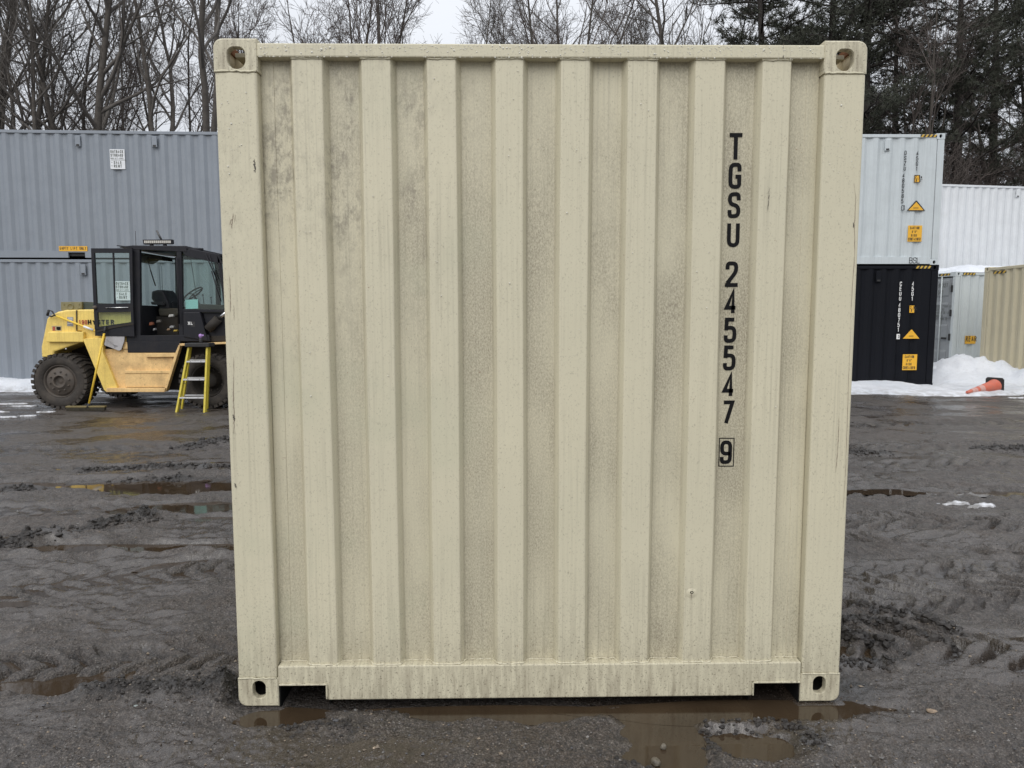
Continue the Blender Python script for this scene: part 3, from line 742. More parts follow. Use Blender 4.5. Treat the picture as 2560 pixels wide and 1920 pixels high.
mb = MB(); mb.box(-1.06, 1.06, 6.0, 6.03, .17, 2.52); mb.build("door_end", main_paint, MAIN)
# weld beads
def bead(path, r, name="weld_bead", n=6, jit=.0012, mat=main_paint):
    path = np.array(path, float); seg = np.linalg.norm(np.diff(path, axis=0), axis=1); tot = seg.sum(); k = max(4, int(tot/.012))
    s = np.concatenate([[0], np.cumsum(seg)]); t = np.linspace(0, tot, k)
    Q = np.stack([np.interp(t, s, path[:, i]) for i in range(3)], 1)+rng.normal(0, jit, (k, 3))*[.3, .5, 1]
    mb = MB(); mb.tube(Q, r*(1+rng.normal(0, .18, k)), n); return mb.build(name, mat, MAIN)
bead([(x, y-.003, .1705) for x, y in PRO[1:-1]], .0040)
for x0, x1 in ((-.932, -.821), (-.675, -.568), (-.430, -.323), (-.173, -.071), (.070, .177), (.322, .433), (.578, .687), (.829, .935)):
    bead([(x0-.004, .0085, 2.5235), (x1+.004, .0085, 2.5235)], .0030, jit=.0008)
for s in (-1, 1):
    bead([(s*1.217, .0015, 2.474), (s*1.062, .0015, 2.474)], .0038, jit=.0010)
    bead([(s*1.217, .0015, .1188), (s*1.062, .0015, .1188)], .0034, jit=.0008)
bead([(-1.05, -.001, .0945), (-.861, -.001, .0945), (-.861, -.001, .03)], .0024, jit=.0006)
bead([(1.05, -.001, .0882), (.861, -.001, .0882), (.861, -.001, .032)], .0024, jit=.0006)
# the painted number
def stencil(ch, x, z, h=.0985):
    mb = MB(); glyph(mb, ch, (x, .0462, z), UX, UZ, h, .25, .0150); o = mb.build("lettering", ink, MAIN)
    if len(GL[ch]) > 1: o['kind'] = 'stuff'
for i, ch in enumerate("TGSU"): stencil(ch, .7225, 2.2660-.0985-.1112*i)
for i, ch in enumerate("245547"): stencil(ch, .7205, 1.7790-.0985-.1092*i)
stencil("9", .7180, .977, .0955)
mb = MB()
bx0, bx1, bz0, bz1 = .7125, .7745, .9665, 1.0830
mb.ring([(bx0, bz0), (bx1, bz0), (bx1, bz1), (bx0, bz1)], [(bx0+.0035, bz0+.0035), (bx1-.0035, bz0+.0035), (bx1-.0035, bz1-.0035), (bx0+.0035, bz1-.0035)], .0458, .0464)
mb.build("number_frame", ink, MAIN)
# shallow knock with a rusty rim low on the seventh rib
dx_, dz_ = survey(1729, 1479, .01)
mb = MB(); V = [(dx_, .0055, dz_)]; 
for rr, yy in ((.006, .0065), (.012, .0075), (.020, .0096)):
    for k in range(12): V.append((dx_+rr*1.2*math.cos(k*math.pi/6), yy, dz_+rr*math.sin(k*math.pi/6)-.3*rr))
mb.add(V, [(0, 1+k, 1+(k+1) % 12) for k in range(12)]+[(1+12*r+k, 1+12*r+(k+1) % 12, 13+12*r+(k+1) % 12, 13+12*r+k) for r in range(2) for k in range(12)], 0, True)
mb.build("dent", main_paint, MAIN)
# scuffs and scratches on the posts and ribs
scuff = worn("scuff_mark", (.20, .145, .115), .7, (.40, .36, .26), .8, 90)
black_scuff = worn("black_scuff", (.02, .016, .018), .6, (.2, .18, .14), .7, 90)
def scratch(path, wdt, y, mat=scuff, name="scratch"):
    path = np.array(path, float); n_ = 26; t = np.linspace(0, 1, n_); s = np.linspace(0, 1, len(path))
    xs_ = np.interp(t, s, path[:, 0])+rng.normal(0, wdt*.14, n_); zs_ = np.interp(t, s, path[:, 1])
    ww = .62*wdt*np.clip(np.sin(np.pi*t)**.4*(.35+.9*rng.random(n_)), .12, 2)
    mb = MB(); V = []
    for a, b, k_ in zip(xs_, zs_, ww): V += [(a-k_/2, y, b), (a+k_/2, y, b)]
    mb.add(V, [(2*i, 2*i+1, 2*i+3, 2*i+2) for i in range(n_-1)]); return mb.build(name, mat, MAIN)
def sv(a, b, Y=.0): return survey(a, b, Y)
yp = .0015
scratch([sv(636, 398), sv(637, 432)], .012, yp, black_scuff)
scratch([sv(583, 532), sv(578, 572)], .006, yp); scratch([sv(577, 548), sv(574, 562)], .004, yp); scratch([sv(588, 536), sv(586, 556)], .003, yp)
scratch([sv(574, 688), sv(576, 780)], .004, yp); scratch([sv(584, 762), sv(585, 800)], .0025, yp)
scratch([sv(584, 892), sv(583, 990), sv(585, 1040), sv(584, 1085)], .0055, yp); scratch([sv(582, 1036), sv(586, 1052)], .011, yp, black_scuff)
scratch([sv(587, 1208), sv(590, 1220)], .010, yp, black_scuff); scratch([sv(596, 1213), sv(602, 1216)], .003, yp)
scratch([sv(2135, 456), sv(2140, 490), sv(2137, 560), sv(2137, 640), sv(2130, 740), sv(2127, 800)], .0035, yp)
scratch([sv(2128, 800), sv(2122, 950), sv(2118, 1080), sv(2114, 1190), sv(2108, 1280)], .003, yp)
scratch([sv(2135, 556), sv(2134, 570)], .006, yp, black_scuff)
scratch([sv(2098, 1040), sv(2096, 1110), sv(2090, 1180)], .004, yp)
scratch([sv(1922, 470, .01), sv(1921, 500, .01), sv(1918, 530, .01)], .004, .0062, black_scuff)
scratch([sv(1910, 471, .01), sv(1924, 471, .01)], .004, .0062, black_scuff)
scratch([sv(1723, 1478, .01), sv(1740, 1479, .01)], .005, .0055); scratch([sv(1728, 1480, .01), sv(1727, 1500, .01)], .004, .0055)
scratch([sv(1959, 108), sv(1958.5, 126)], .0022, -.0005); scratch([sv(1958, 138), sv(1958, 146)], .006, -.0005, black_scuff)
# rain drops on the rail and hanging under it
qd = NM("rain_drop"); drop_mat = qd.bsdf((.62, .60, .52), .06, 0, None, .9)
mb = MB()
def drop(x, y, z, r, ax):
    d = [(1, 0, 0), (.5, .87, 0), (-.5, .87, 0), (-1, 0, 0), (-.5, -.87, 0), (.5, -.87, 0)]
    V = [(x+a*r, y, z+b*r*1.15) for a, b, _ in d]+[(x+a*r*.7, y-r*.5, z+b*r*.75) for a, b, _ in d]+[(x, y-r*.72, z)]
    mb.add(V, [(i, (i+1) % 6, 6+(i+1) % 6, 6+i) for i in range(6)]+[(6+i, 6+(i+1) % 6, 12) for i in range(6)], 0, True)
for i in range(420): drop(rng.uniform(-1.05, 1.05), .0007, 2.5256+.044*rng.beta(2.2, 1.3), abs(rng.normal(0, .0011))+.0009, 0)
for i in range(150): drop(rng.uniform(-1.05, 1.05), .0012, 2.5262, abs(rng.normal(0, .0009))+.0009, 0)
for i in range(60):
    s = rng.choice([-1, 1]); drop(s*rng.uniform(1.075, 1.20), .0018, rng.uniform(2.1, 2.42), abs(rng.normal(0, .001))+.0008, 0)
for i in range(110):
    k = rng.integers(0, 8); x0 = (-.932, -.675, -.430, -.173, .070, .322, .578, .829)[k]
    drop(x0+rng.uniform(.01, .1), .0065, 2.5-1.5*rng.beta(1, 2), abs(rng.normal(0, .0009))+.0009, 0)
o = mb.build("rain_drops", drop_mat, MAIN); o['kind'] = 'stuff'

# ------------------------------------------------------------------ the stacked containers in the yard
def paint(name, c, dirt=.18, streak=.18, rough=.5): return worn(name, c, rough, tuple(k*.45 for k in c), dirt, 2.2, streak=streak)
shaded_doorgrey = worn("shaded_grey_door_paint", (.27, .285, .295), .5, (.14, .145, .15), .25, 4, streak=.2)  # grey door paint, with the shade on this end darkened into the colour
hz_y = worn("hazard_yellow", (.62, .40, .06), .5, (.1, .08, .04), .2, 30)
hz_k = worn("hazard_black", (.015, .015, .016), .5, (.08, .07, .06), .2, 30)
lab_y = worn("label_yellow", (.78, .42, .03), .5, (.3, .2, .05), .2, 12)
white_ink = worn("white_lettering", (.75, .75, .74), .5, (.3, .3, .3), .15, 40)
paper = worn("white_sheet", (.74, .76, .79), .6, (.4, .42, .44), .25, 12)
grey_ink = worn("grey_print", (.09, .10, .09), .6, (.3, .3, .3), .3, 30)
_cast_cache = {}
def container(label, loc, rz, Ln, H, mat, W=2.438, door=False, group=None, vents=(), pockets=True, end0=True):
    """local: x along the length, front long side at y=0 facing -y"""
    t = thing("shipping_container", label, "shipping container", loc, rz, group, local=True)
    mb = MB(); corrugated(mb, .16, Ln-.16, .15, H-.065, .014); mb.build("side_panel", mat, t)
    mb = MB(); corrugated(mb, .16, Ln-.16, .15, H-.065, .014); mb.v = [(a, W-b, c_) for a, b, c_ in mb.v]; mb.build("side_panel", mat, t)
    mb = MB(); mb.box(.17, Ln-.17, .003, .06, H-.085, H-.020); mb.build("top_rail", mat, t, .006, 1)
    mb = MB(); mb.box(.17, Ln-.17, W-.06, W-.003, H-.085, H-.020); mb.build("top_rail", mat, t)
    c0, c1 = Ln*.5-1.03, Ln*.5+1.03; pw = .18
    S = [(.17, .165), (.17, .02)]
    if pockets:
        for c_ in (c0, c1): S += [(c_-pw, .02), (c_-pw, .135), (c_+pw, .135), (c_+pw, .02)]
    S += [(Ln-.17, .02), (Ln-.17, .165)]
    mb = MB(); mb.prism(S, .003, .05); mb.build("bottom_rail", mat, t)
    mb = MB(); mb.prism(S, W-.05, W-.003); mb.build("bottom_rail", mat, t)
    mb = MB(); mb.box(.1, Ln-.1, .07, W-.07, H-.05, H-.03); mb.build("roof_panel", mat, t)
    mb = MB(); mb.box(.1, Ln-.1, .06, W-.06, .06, .15); mb.build("floor", dark, t)
    for x in (.004, Ln-.150):
        for y in (.004, W-.10):
            mb = MB(); mb.box(x, x+.146, y, y+.096, .118, H-.118); mb.build("corner_post", mat, t, .008, 1)
    key = mat.name
    if key not in _cast_cache:
        mbc = casting_mesh(.178, .162, .118, .03, .036, sharp=True, top_hole=False)
        src = mbc.build("corner_casting", [mat, dark, rusty], t); _cast_cache[key] = src.data
        bpy.data.objects.remove(src)
    for sx in (0, 1):
        for sy in (0, 1):
            for sz in (0, 1):
                o = bpy.data.objects.new("corner_casting", _cast_cache[key]); col.objects.link(o); o.parent = t
                o.location = (Ln if sx else 0, W if sy else 0, H if sz else 0); o.scale = (-1 if sx else 1, -1 if sy else 1, -1 if sz else 1)
                if sz == 0: o.location.z = 0
    mb = MB(); corrugated(mb, .1, W-.1, .15, H-.07, .02, pitch=.25); mb.v = [(Ln-b, a, c_) for a, b, c_ in mb.v]; mb.build("end_panel", mat, t)
    mb = MB(); mb.box(Ln-.05, Ln-.004, .17, W-.17, H-.11, H-.012); mb.build("end_top_rail", mat, t)
    mb = MB(); mb.box(Ln-.05, Ln-.004, .17, W-.17, .01, .16); mb.build("end_sill", mat, t)
    if not door:
        mb = MB(); corrugated(mb, .1, W-.1, .15, H-.07, .02, pitch=.25); mb.v = [(b, a, c_) for a, b, c_ in mb.v]; mb.build("end_panel", mat, t)
    if not door:
        mb = MB(); mb.box(.004, .05, .17, W-.17, H-.11, H-.012); mb.build("end_top_rail", mat, t)
    mb = MB(); mb.box(.004, .05, .17, W-.17, .01, .16); mb.build("end_sill", mat, t)
    for x in vents:
        mb = MB(); mb.box(x-.055, x+.055, -.018, .012, H-.36, H-.13); v = mb.build("air_vent", mat, t, .006, 1)
        mb = MB(); mb.box(x-.035, x+.035, -.0185, -.010, H-.352, H-.315); mb.build("vent_slot", dark, v, off=True)
    return t
def hazard(t, x0, x1, z0, z1, y=-.001, n=4, lean=1):
    mb = MB(); mb.box(x0, x1, y, y+.002, z0, z1, 0)
    w_ = (x1-x0)/n; h = z1-z0
    for i in range(n):
        a = x0+i*w_+.08*w_; b = a+w_*.5; s = lean*w_*.42
        P = [(a, y-.001, z0), (b, y-.001, z0), (min(b+s, x1), y-.001, z1), (min(a+s, x1), y-.001, z1)]
        mb.add(P, [(0, 1, 2, 3)], 1)
    return mb.build("hazard_stripes", [hz_k, hz_y], t, off=True)
def sticker(t, rect, mat, lines, y, ink_, name="label_sticker", st=.16, border=None):
    """flat printed sheet: rect x0,x1,z0,z1; lines (text, x, z, height, width ratio)"""
    x0, x1, z0, z1 = rect
    mb = MB(); mb.box(x0, x1, y, y+.002, z0, z1, 0)
    if border: mb.ring([(x0, z0), (x1, z0), (x1, z1), (x0, z1)], [(x0+border, z0+border), (x1-border, z0+border), (x1-border, z1-border), (x0+border, z1-border)], y-.001, y, 1)
    s = mb.build(name, [mat, ink_], t, off=True)
    mb = MB()
    for tx, x, z, h, wr in lines: text(mb, tx, (x, y-.0015, z), UX, UZ, h, wr, h*st)
    if mb.v: mb.build("lettering", ink_, s, off=True)
    return s
def warn_triangle(t, cx, z0, w_, h, y, border=True):
    mb = MB()
    mb.prism([(cx-w_/2, z0), (cx+w_/2, z0), (cx+w_*.03, z0+h), (cx-w_*.03, z0+h)], y, y+.002, m=1 if border else 0)
    if border:
        k = .80; c_ = z0+h*.34
        mb.sheet([(cx-w_/2*k, y-.001, c_+(z0-c_)*k), (cx+w_/2*k, y-.001, c_+(z0-c_)*k), (cx, y-.001, c_+(z0+h-c_)*k)], 0)
    for i in range(2): mb.sheet([(cx-w_*.15, y-.0015, z0+h*(.20+.1*i)), (cx+w_*.13, y-.0015, z0+h*(.20+.1*i)), (cx+w_*.13, y-.0015, z0+h*(.235+.1*i)), (cx-w_*.15, y-.0015, z0+h*(.235+.1*i))], 1)
    return mb.build("warning_triangle", [lab_y, hz_k], t, off=True)

# left: two grey boxes, one on the other
grey = paint("grey_container_paint", (.235, .262, .300), .15, .10, .5)
RZ = math.radians(2.0); LY = 13.2; cs, sn = math.cos(RZ), math.sin(RZ)
def lx(a, b):                       # photo point on the left stack's front -> local x, z
    Y = LY
    for _ in range(4):
        x, z = survey(a, b, Y); Y = LY+(x+16.6)*math.tan(RZ)-.30
    return (x+16.6)/cs, z
O_L = (-16.6, LY-.30, 0.0)
HL, HU = 2.85, 2.755
vl = [lx(a, 400)[0] for a in (197.5, 388.5)]
glow_ = container("lower grey container of the left stack, half hidden behind the yellow forklift", O_L, RZ, 12.19, HL, grey, vents=[lx(208, 670)[0]])
gup = container("upper grey container of the left stack, white sale sign on its side", (O_L[0], O_L[1], HL), RZ, 12.19, HU, grey, vents=vl)
def sign(t, x0, z1, w_=.315, h=.42):
    Ls = [("OUTBACK", x0+.015, z1-.082, .062, .24), ("STORAGE", x0+.015, z1-.158, .062, .24), ("860-917-4063", x0+.014, z1-.208, .030, .28),
          ("-", x0+.02, z1-.30, .05, .3), ("SALE", x0+.075, z1-.312, .062, .27), ("-", x0+.02, z1-.375, .05, .3), ("RENT", x0+.075, z1-.387, .062, .27),
          ("_______", x0+.022, z1-.233, .05, .35)]
    s = sticker(t, (x0, x0+w_, z1-h, z1), paper, Ls, -.004, grey_ink, "sale_sign", st=.20)
    s['label'] = "white printed sheet offering containers for sale or rent"
sx_, sz_ = lx(274, 373); sign(gup, sx_, sz_-HL)
sx_, sz_ = lx(40+790/3.191, 540+520/3.191); sign(glow_, sx_, sz_)
ex, ez = lx(40+342/3.191, 540+240/3.191); ex1, ez1 = lx(40+570/3.191, 540+281/3.191)
sticker(gup, (ex, ex1, ez1-HL, ez-HL), lab_y, [("EMPTY LIFT ONLY", ex+.02, ez1-HL+.028, (ez-ez1)*.60, .215)], -.002, hz_k, st=.15)

# right: pale grey on black
pale = paint("pale_grey_container_paint", (.53, .575, .595), .18, .22, .5)
blackp = worn("black_container_paint", (.0065, .0075, .011), .6, (.012, .012, .014), .3, 2.2, streak=.2, spec=.12)
RX, RY = 9.205, 12.5
HB, HP = 2.66, 2.735
bl = container("black container at the bottom of the right stack, snow along its foot", (RX-12.19, RY, 0), 0, 12.19, HB, blackp, vents=[12.19-1.30])
pl = container("pale grey container stacked on the black one, number DSZU 480585", (RX-12.19-.02, RY, HB), 0, 12.19, HP, pale, vents=[12.19-1.22])
def rl(a, b, dx=0.0): x, z = survey(a, b, RY); return x-(RX-12.19)+dx, z
def zz3(u, v): return 2100+u/2.2414, 300+v/2.2414
def rcol(t, s, u, v0, v1, dz, ink_, wr=.25, dx=0.0):
    """column of glyphs whose first top is at v0 and last bottom at v1"""
    x, zt = rl(*zz3(u, v0)); _, zb = rl(*zz3(u, v1)); n_ = len(s); pit = (zt-zb)/(n_-.12); h = pit*.86
    mb = MB(); text(mb, s, (x-h*wr, -.004, zt-h-dz), UX, UZ, h, wr, h*.15, m=0, down=pit); return mb.build("lettering", ink_, t, off=True)
rcol(pl, "DSZU", 373, 172, 285, HB, ink); rcol(pl, "480585", 362, 298, 468, HB, ink)
rcol(pl, "45G1", 440, 174, 286, HB, ink)
x, z = rl(*zz3(350, 478)); x1, z1 = rl(*zz3(366, 506)); sticker(pl, (x, x1, z1-HB, z-HB), pale, [("0", x+.03, z1-HB+.02, (z-z1)-.04, .25)], -.003, ink, "check_digit", border=.012)
x, z = rl(*zz3(422, 308)); x1, z1 = rl(*zz3(452, 351)); sticker(pl, (x, x1, z1-HB, z-HB), lab_y, [("2.9m", x+.018, (z+z1)/2-HB+.008, .065, .22), ("9'6\"", x+.03, z1-HB+.018, .065, .22)], -.003, hz_k, border=.014)
x, z = rl(*zz3(430, 509)); _, z1 = rl(*zz3(430, 452)); warn_triangle(pl, x, z-HB, .40, z1-z, -.004)
x, z = rl(*zz3(387, 591)); x1, z1 = rl(*zz3(461, 681)); w_ = x1-x; h = (z-z1)
CL = lambda x, zb: [("CAUTION", x+w_*.14, zb+h*.76, h*.17, .19), ("9'6\"", x+w_*.28, zb+h*.535, h*.15, .22), ("HIGH", x+w_*.24, zb+h*.30, h*.16, .22), ("CONTAINER", x+w_*.04, zb+h*.06, h*.18, .185)]
sticker(pl, (x, x1, z1-HB, z-HB), lab_y, CL(x, z1-HB), -.004, hz_k)
x0, _ = rl(*zz3(458, 80)); x1, _ = rl(*zz3(556, 80)); hazard(pl, x0, min(x1, 12.19-.175), HP-.078, HP-.024)
x, z = rl(*zz3(392, 800)); mb = MB(); text(mb, "BSL", (x, -.001, .03), UX, UZ, .125, .30, .012, gap=.1); o = mb.build("lettering", ink, pl, off=True); o['label'] = "letters scrawled in black on the bottom rail"
rcol(bl, "CEUU", 341, 906, 1013, 0, white_ink); rcol(bl, "480751", 334, 1025, 1188, 0, white_ink); rcol(bl, "45G1", 409, 906, 1014, 0, white_ink)
x, z = rl(*zz3(317, 1199)); x1, z1 = rl(*zz3(334, 1228)); sticker(bl, (x, x1, z1, z), white_ink, [("3", x+.03, z1+.025, (z-z1)-.05, .25)], -.003, ink, "check_digit")
x, z = rl(*zz3(390, 1040)); x1, z1 = rl(*zz3(415, 1080)); sticker(bl, (x, x1, z1, z), lab_y, [("2.9m", x+.014, (z+z1)/2+.006, .06, .21), ("9'6\"", x+.03, z1+.018, .06, .22)], -.003, hz_k)
x, z = rl(*zz3(398, 1225)); _, z1 = rl(*zz3(398, 1175)); warn_triangle(bl, x, z, .36, z1-z, -.004, False)
x, z = rl(*zz3(352, 1313)); x1, z1 = rl(*zz3(428, 1401)); w_ = x1-x; h = (z-z1); sticker(bl, (x, x1, z1, z), lab_y, CL(x, z1), -.004, hz_k)
x0, _ = rl(*zz3(424, 820)); x1, _ = rl(*zz3(511, 820)); hazard(bl, x0, x1, HB-.078, HB-.022)
# far right: white one high at the back, grey one with its doors half seen, cream one end in the snow
white = paint("white_container_paint", (.65, .67, .69), .18, .20, .5)
pale2 = paint("light_grey_container_paint", (.53, .57, .575), .15, .10, .5)
cream = paint("pale_cream_container_paint", (.58, .52, .37), .15, .08, .5)
rw = math.radians(8)
wl_ = container("grey container at the far back, carrying the white one above the snow", (9.9, 19.3, 0), rw, 12.19, 2.85, pale2)
wu = container("white container up high at the far back, behind the light grey doors", (9.9, 19.3, 2.85), rw, 12.19, 2.86, white, vents=[6.5])
rg_ = math.radians(13)
GO = (11.94, 16.2, 0)
rd = container("light grey container with yellow REAR label, doors on its left end, snow on top", GO, rg_, 6.06, 2.745, pale2, door=True)
def gl(a, b):                       # photo point on that container's long side -> local x, z
    Y = GO[1]
    for _ in range(6):
        x, z = survey(a, b, Y); Y = GO[1]+(x-GO[0])*math.tan(rg_)
    return (x-GO[0])/math.cos(rg_), z
def y7(u, v): return 2320+u/4.608, 640+v/4.608
x, z = gl(*y7(428, 920)); x1, z1 = gl(*y7(545, 1010))
sticker(rd, (x, x1, z1, z), lab_y, [("REAR", x+.02, z1+.06, (z-z1)*.66, .25)], -.004, hz_k)
x, _ = gl(*y7(405, 200)); x1, _ = gl(*y7(548, 200)); hazard(rd, x, x1, 2.745-.082, 2.745-.022)
# doors at local x=0: leaves, grooves, hinges, bars, print
H_ = 2.745
mb = MB(); mb.box(-.004, .05, .17, 2.268, H_-.115, H_-.010); hd = mb.build("door_header", pale2, rd, .006, 1)
for k, (a, b) in enumerate(((.105, 1.216), (1.222, 2.333))):
    mb = MB(); mb.box(.020, .055, a, b, .15, H_-.15)
    for zc in (.42, .98, 1.10, 1.62, 1.74): pass
    dr = mb.build("door_leaf", shaded_doorgrey, rd, .006, 1)
    for zc, hh_ in ((.50, .20), (1.13, .34), (1.72, .34), (2.32, .38)):
        mb = MB(); mb.prism([(.020, zc-hh_*.5-.05), (.004, zc-hh_*.5), (.004, zc+hh_*.5), (.020, zc+hh_*.5+.05)], a+.10, b-.10, 'y'); mb.build("door_panel", shaded_doorgrey, dr, off=True)
    for zc in (.35, 1.0, 1.65, 2.3):
        mb = MB(); ya = a-.03 if k == 0 else b-.03; mb.box(-.012, .018, ya, ya+.06, zc-.09, zc+.09); mb.build("hinge", dark, dr, off=True)
    for yy in (a+.32, b-.32):
        mb = MB(); mb.tube([(-.02, yy, .12), (-.02, yy, H_-.12)], .017, 8); mb.build("lock_rod", pale2, dr, off=True)
mb = MB()
for s, z, h in (("490327 1", 2.34, .11), ("45G1", 2.16, .11), ("GROSS 71650 LB", 1.80, .065), ("32500 KG", 1.715, .065), ("TARE 8720 LB", 1.63, .065), ("3960 KG", 1.545, .065), ("NET 2694 CU FT", 1.46, .065)):
    text(mb, s, (.0015, .62, z), (0, -1, 0), UZ, h, .22, h*.14)
mb.build("lettering", grey_ink, rd, off=True)
mb = MB(); mb.box(-.016, .002, .20, .36, .94, .99); mb.build("door_handle", dark, rd, off=True)
mb = MB(); mb.box(-.0055, -.0045, .18, .55, H_-.09, H_-.035, 0)
for i in range(3): mb.add([(-.0062, .50-i*.11, H_-.09), (-.0062, .45-i*.11, H_-.09), (-.0062, .41-i*.11, H_-.035), (-.0062, .46-i*.11, H_-.035)], [(0, 1, 2, 3)], 1)
mb.build("hazard_stripes", [hz_k, hz_y], rd, off=True)
# cream one: long side faces left, runs towards the camera
BX, BY = 11.68, 14.7
cr_ = container("pale cream container at the right edge, its ribbed long side behind the snow heap", (BX, BY, .05), -math.pi/2, 6.06, 2.70, cream)
hazard(cr_, .30, .75, 2.70-.175, 2.70-.115, .012, 3, 1)
for k, yy in ((0, .3), (1, 5.6)):
    mb = MB(); mb.box(yy-.14, yy+.14, .1, 2.3, -.10, .0); tb = mb.build("timber_bearer", worn("weathered_timber", (.09, .07, .055), .8, (.03, .025, .02), .5, 8), None)
    tb.location = (BX, BY, .05); tb.rotation_euler = (0, 0, -math.pi/2)
    tag(tb, "timber under the far end of the cream container" if k == 0 else "timber under the near end of the cream container", "timber")
# ------------------------------------------------------------------ forklift
def F(u, v, Y): return survey(40+u/3.191, 540+v/3.191, Y)
def FP(pts, Y): return [F(u, v, Y) for u, v in pts]
fy = worn("forklift_yellow", (.88, .65, .17), .45, (.30, .19, .06), .34, 5, streak=.25, rust=.5)
fo = worn("forklift_faded_yellow", (.82, .56, .25), .48, (.20, .12, .06), .55, 3.5, streak=.16, rust=.85)
fk = worn("cab_black", (.013, .014, .019), .5, (.045, .04, .037), .35, 5, streak=.15, spec=.22)
fd = worn("underbody_grime", (.022, .019, .016), .8, (.05, .035, .02), .5, 6)
rub = worn("tyre_rubber", (.040, .036, .033), .8, (.115, .098, .082), .65, 6, spec=.2)
rimm = worn("rim_grime", (.075, .064, .055), .7, (.13, .10, .075), .6, 9)
olive = worn("olive_box", (.21, .19, .10), .6, (.06, .05, .03), .4, 10)
chrome = worn("bright_rod", (.75, .75, .75), .18, (.4, .4, .4), .1, 10, metal=1.0)
q = NM("tinted_glass")
tr = q.n("ShaderNodeBsdfTransparent"); tr.inputs[0].default_value = (.86, .925, .905, 1)
gl_ = q.n("ShaderNodeBsdfGlossy"); gl_.inputs['Roughness'].default_value = .04
lw_ = q.n("ShaderNodeLayerWeight"); fr_ = q.math("ADD", q.math("MULTIPLY", q.math("POWER", lw_.outputs[1], 4.0), .30), .03)
df = q.n("ShaderNodeBsdfDiffuse"); df.inputs[0].default_value = (.30, .34, .33, 1)
m1 = q.n("ShaderNodeMixShader"); m1.inputs[0].default_value = .04; q.t.links.new(tr.outputs[0], m1.inputs[1]); q.t.links.new(df.outputs[0], m1.inputs[2])
m2 = q.n("ShaderNodeMixShader"); q.t.links.new(fr_, m2.inputs[0]); q.t.links.new(m1.outputs[0], m2.inputs[1]); q.t.links.new(gl_.outputs[0], m2.inputs[2])
q.t.links.new(m2.outputs[0], q.out.inputs[0]); glass = q.m
red_ink = worn("red_numerals", (.36, .05, .03), .5, (.4, .25, .1), .35, 40)

FK = thing("forklift", "old yellow forklift truck with black cab, its cab door swung open", "forklift", (-7.0, 9.5, 0))
YN, YF = 9.56, 11.65          # near and far body sides
def fpart(name, pts, y0, y1, mat, bev=.012, par=None, inside=False):
    mb = MB(); mb.prism(FP(pts, y0 if inside else min(y0, YN+.05)), y0, y1); return mb.build(name, mat, par or FK, bev, 2)
cw = fpart("counterweight", [(203, 1128), (200, 1045), (246, 820), (262, 800), (330, 764), (400, 749), (480, 747), (480, 918), (520, 925), (540, 1000), (300, 1085), (300, 1130)], YN+.04, YF-.04, fy, .025)
fpart("engine_hood", [(486, 747), (640, 744), (950, 744), (950, 1000), (530, 1000), (524, 918), (486, 916)], YN+.045, YF-.045, fy, .02)
fpart("rear_fender", [(252, 924), (536, 924), (536, 1006), (240, 1006)], YN-.03, YN+.08, fy, .012)
fpart("rear_fender", [(252, 924), (536, 924), (536, 1006), (240, 1006)], YF-.08, YF+.03, fy, .012)
fpart("axle_housing", [(230, 1010), (900, 1010), (900, 1300), (760, 1300), (640, 1180), (420, 1180), (240, 1110)], YN+.55, YF-.55, fd, .01)
fpart("chassis", [(600, 1000), (1700, 1000), (1700, 1300), (1250, 1400), (720, 1400), (640, 1200)], YN+.30, YF-.30, fd, .01)
for y0, y1 in ((YN-.02, YN+.06), (YF-.06, YF+.02)):
    sp = fpart("side_plate", [(690, 1092), (1285, 1090), (1200, 1372), (730, 1372)], y0+.05, y1, fo, .004)
    fpart("strut_flange", [(533, 985), (548, 978), (640, 974), (696, 978), (692, 1085), (808, 1372), (716, 1402), (700, 1385)], y0-.01, y1, fy if y0 < 10 else fo, .006, sp)
    fpart("step_ledge", [(722, 1372), (1192, 1372), (1184, 1405), (718, 1405)], y0-.05, y1, fo, .006, sp)
    fpart("rear_edge", [(1296, 1030), (1314, 1020), (1292, 1092), (1196, 1402), (1176, 1402), (1270, 1092)], y0-.02, y1, fo, .005, sp)
    fpart("step_box", [(866, 1252), (1228, 1252), (1212, 1366), (870, 1366)], y0, y0+.05, fo, .008, sp)
    fpart("step_lip", [(862, 1234), (1232, 1234), (1228, 1254), (864, 1254)], y0-.015, y0+.05, fo, .004, sp)
    fpart("grab_ledge", [(1026, 1096), (1272, 1094), (1268, 1124), (1030, 1126)], y0-.01, y0+.05, fo, .006, sp)
    fpart("front_fender", [(1300, 1018), (1700, 1004), (1700, 1020), (1312, 1036)], y0-.03, y1+.30 if y0 < 10 else y1, fo, .005)
fpart("cab_base", [(880, 1000), (1312, 1000), (1296, 1090), (890, 1090)], YN+.02, YF-.02, fk, .01)
fpart("hose_bracket", [(700, 1062), (892, 1062), (892, 1092), (700, 1092)], YN+.04, YN+.2, fo, .004)
fpart("hose_bracket", [(850, 1000), (890, 1004), (890, 1060), (850, 1060)], YN+.02, YN+.2, fo, .004)
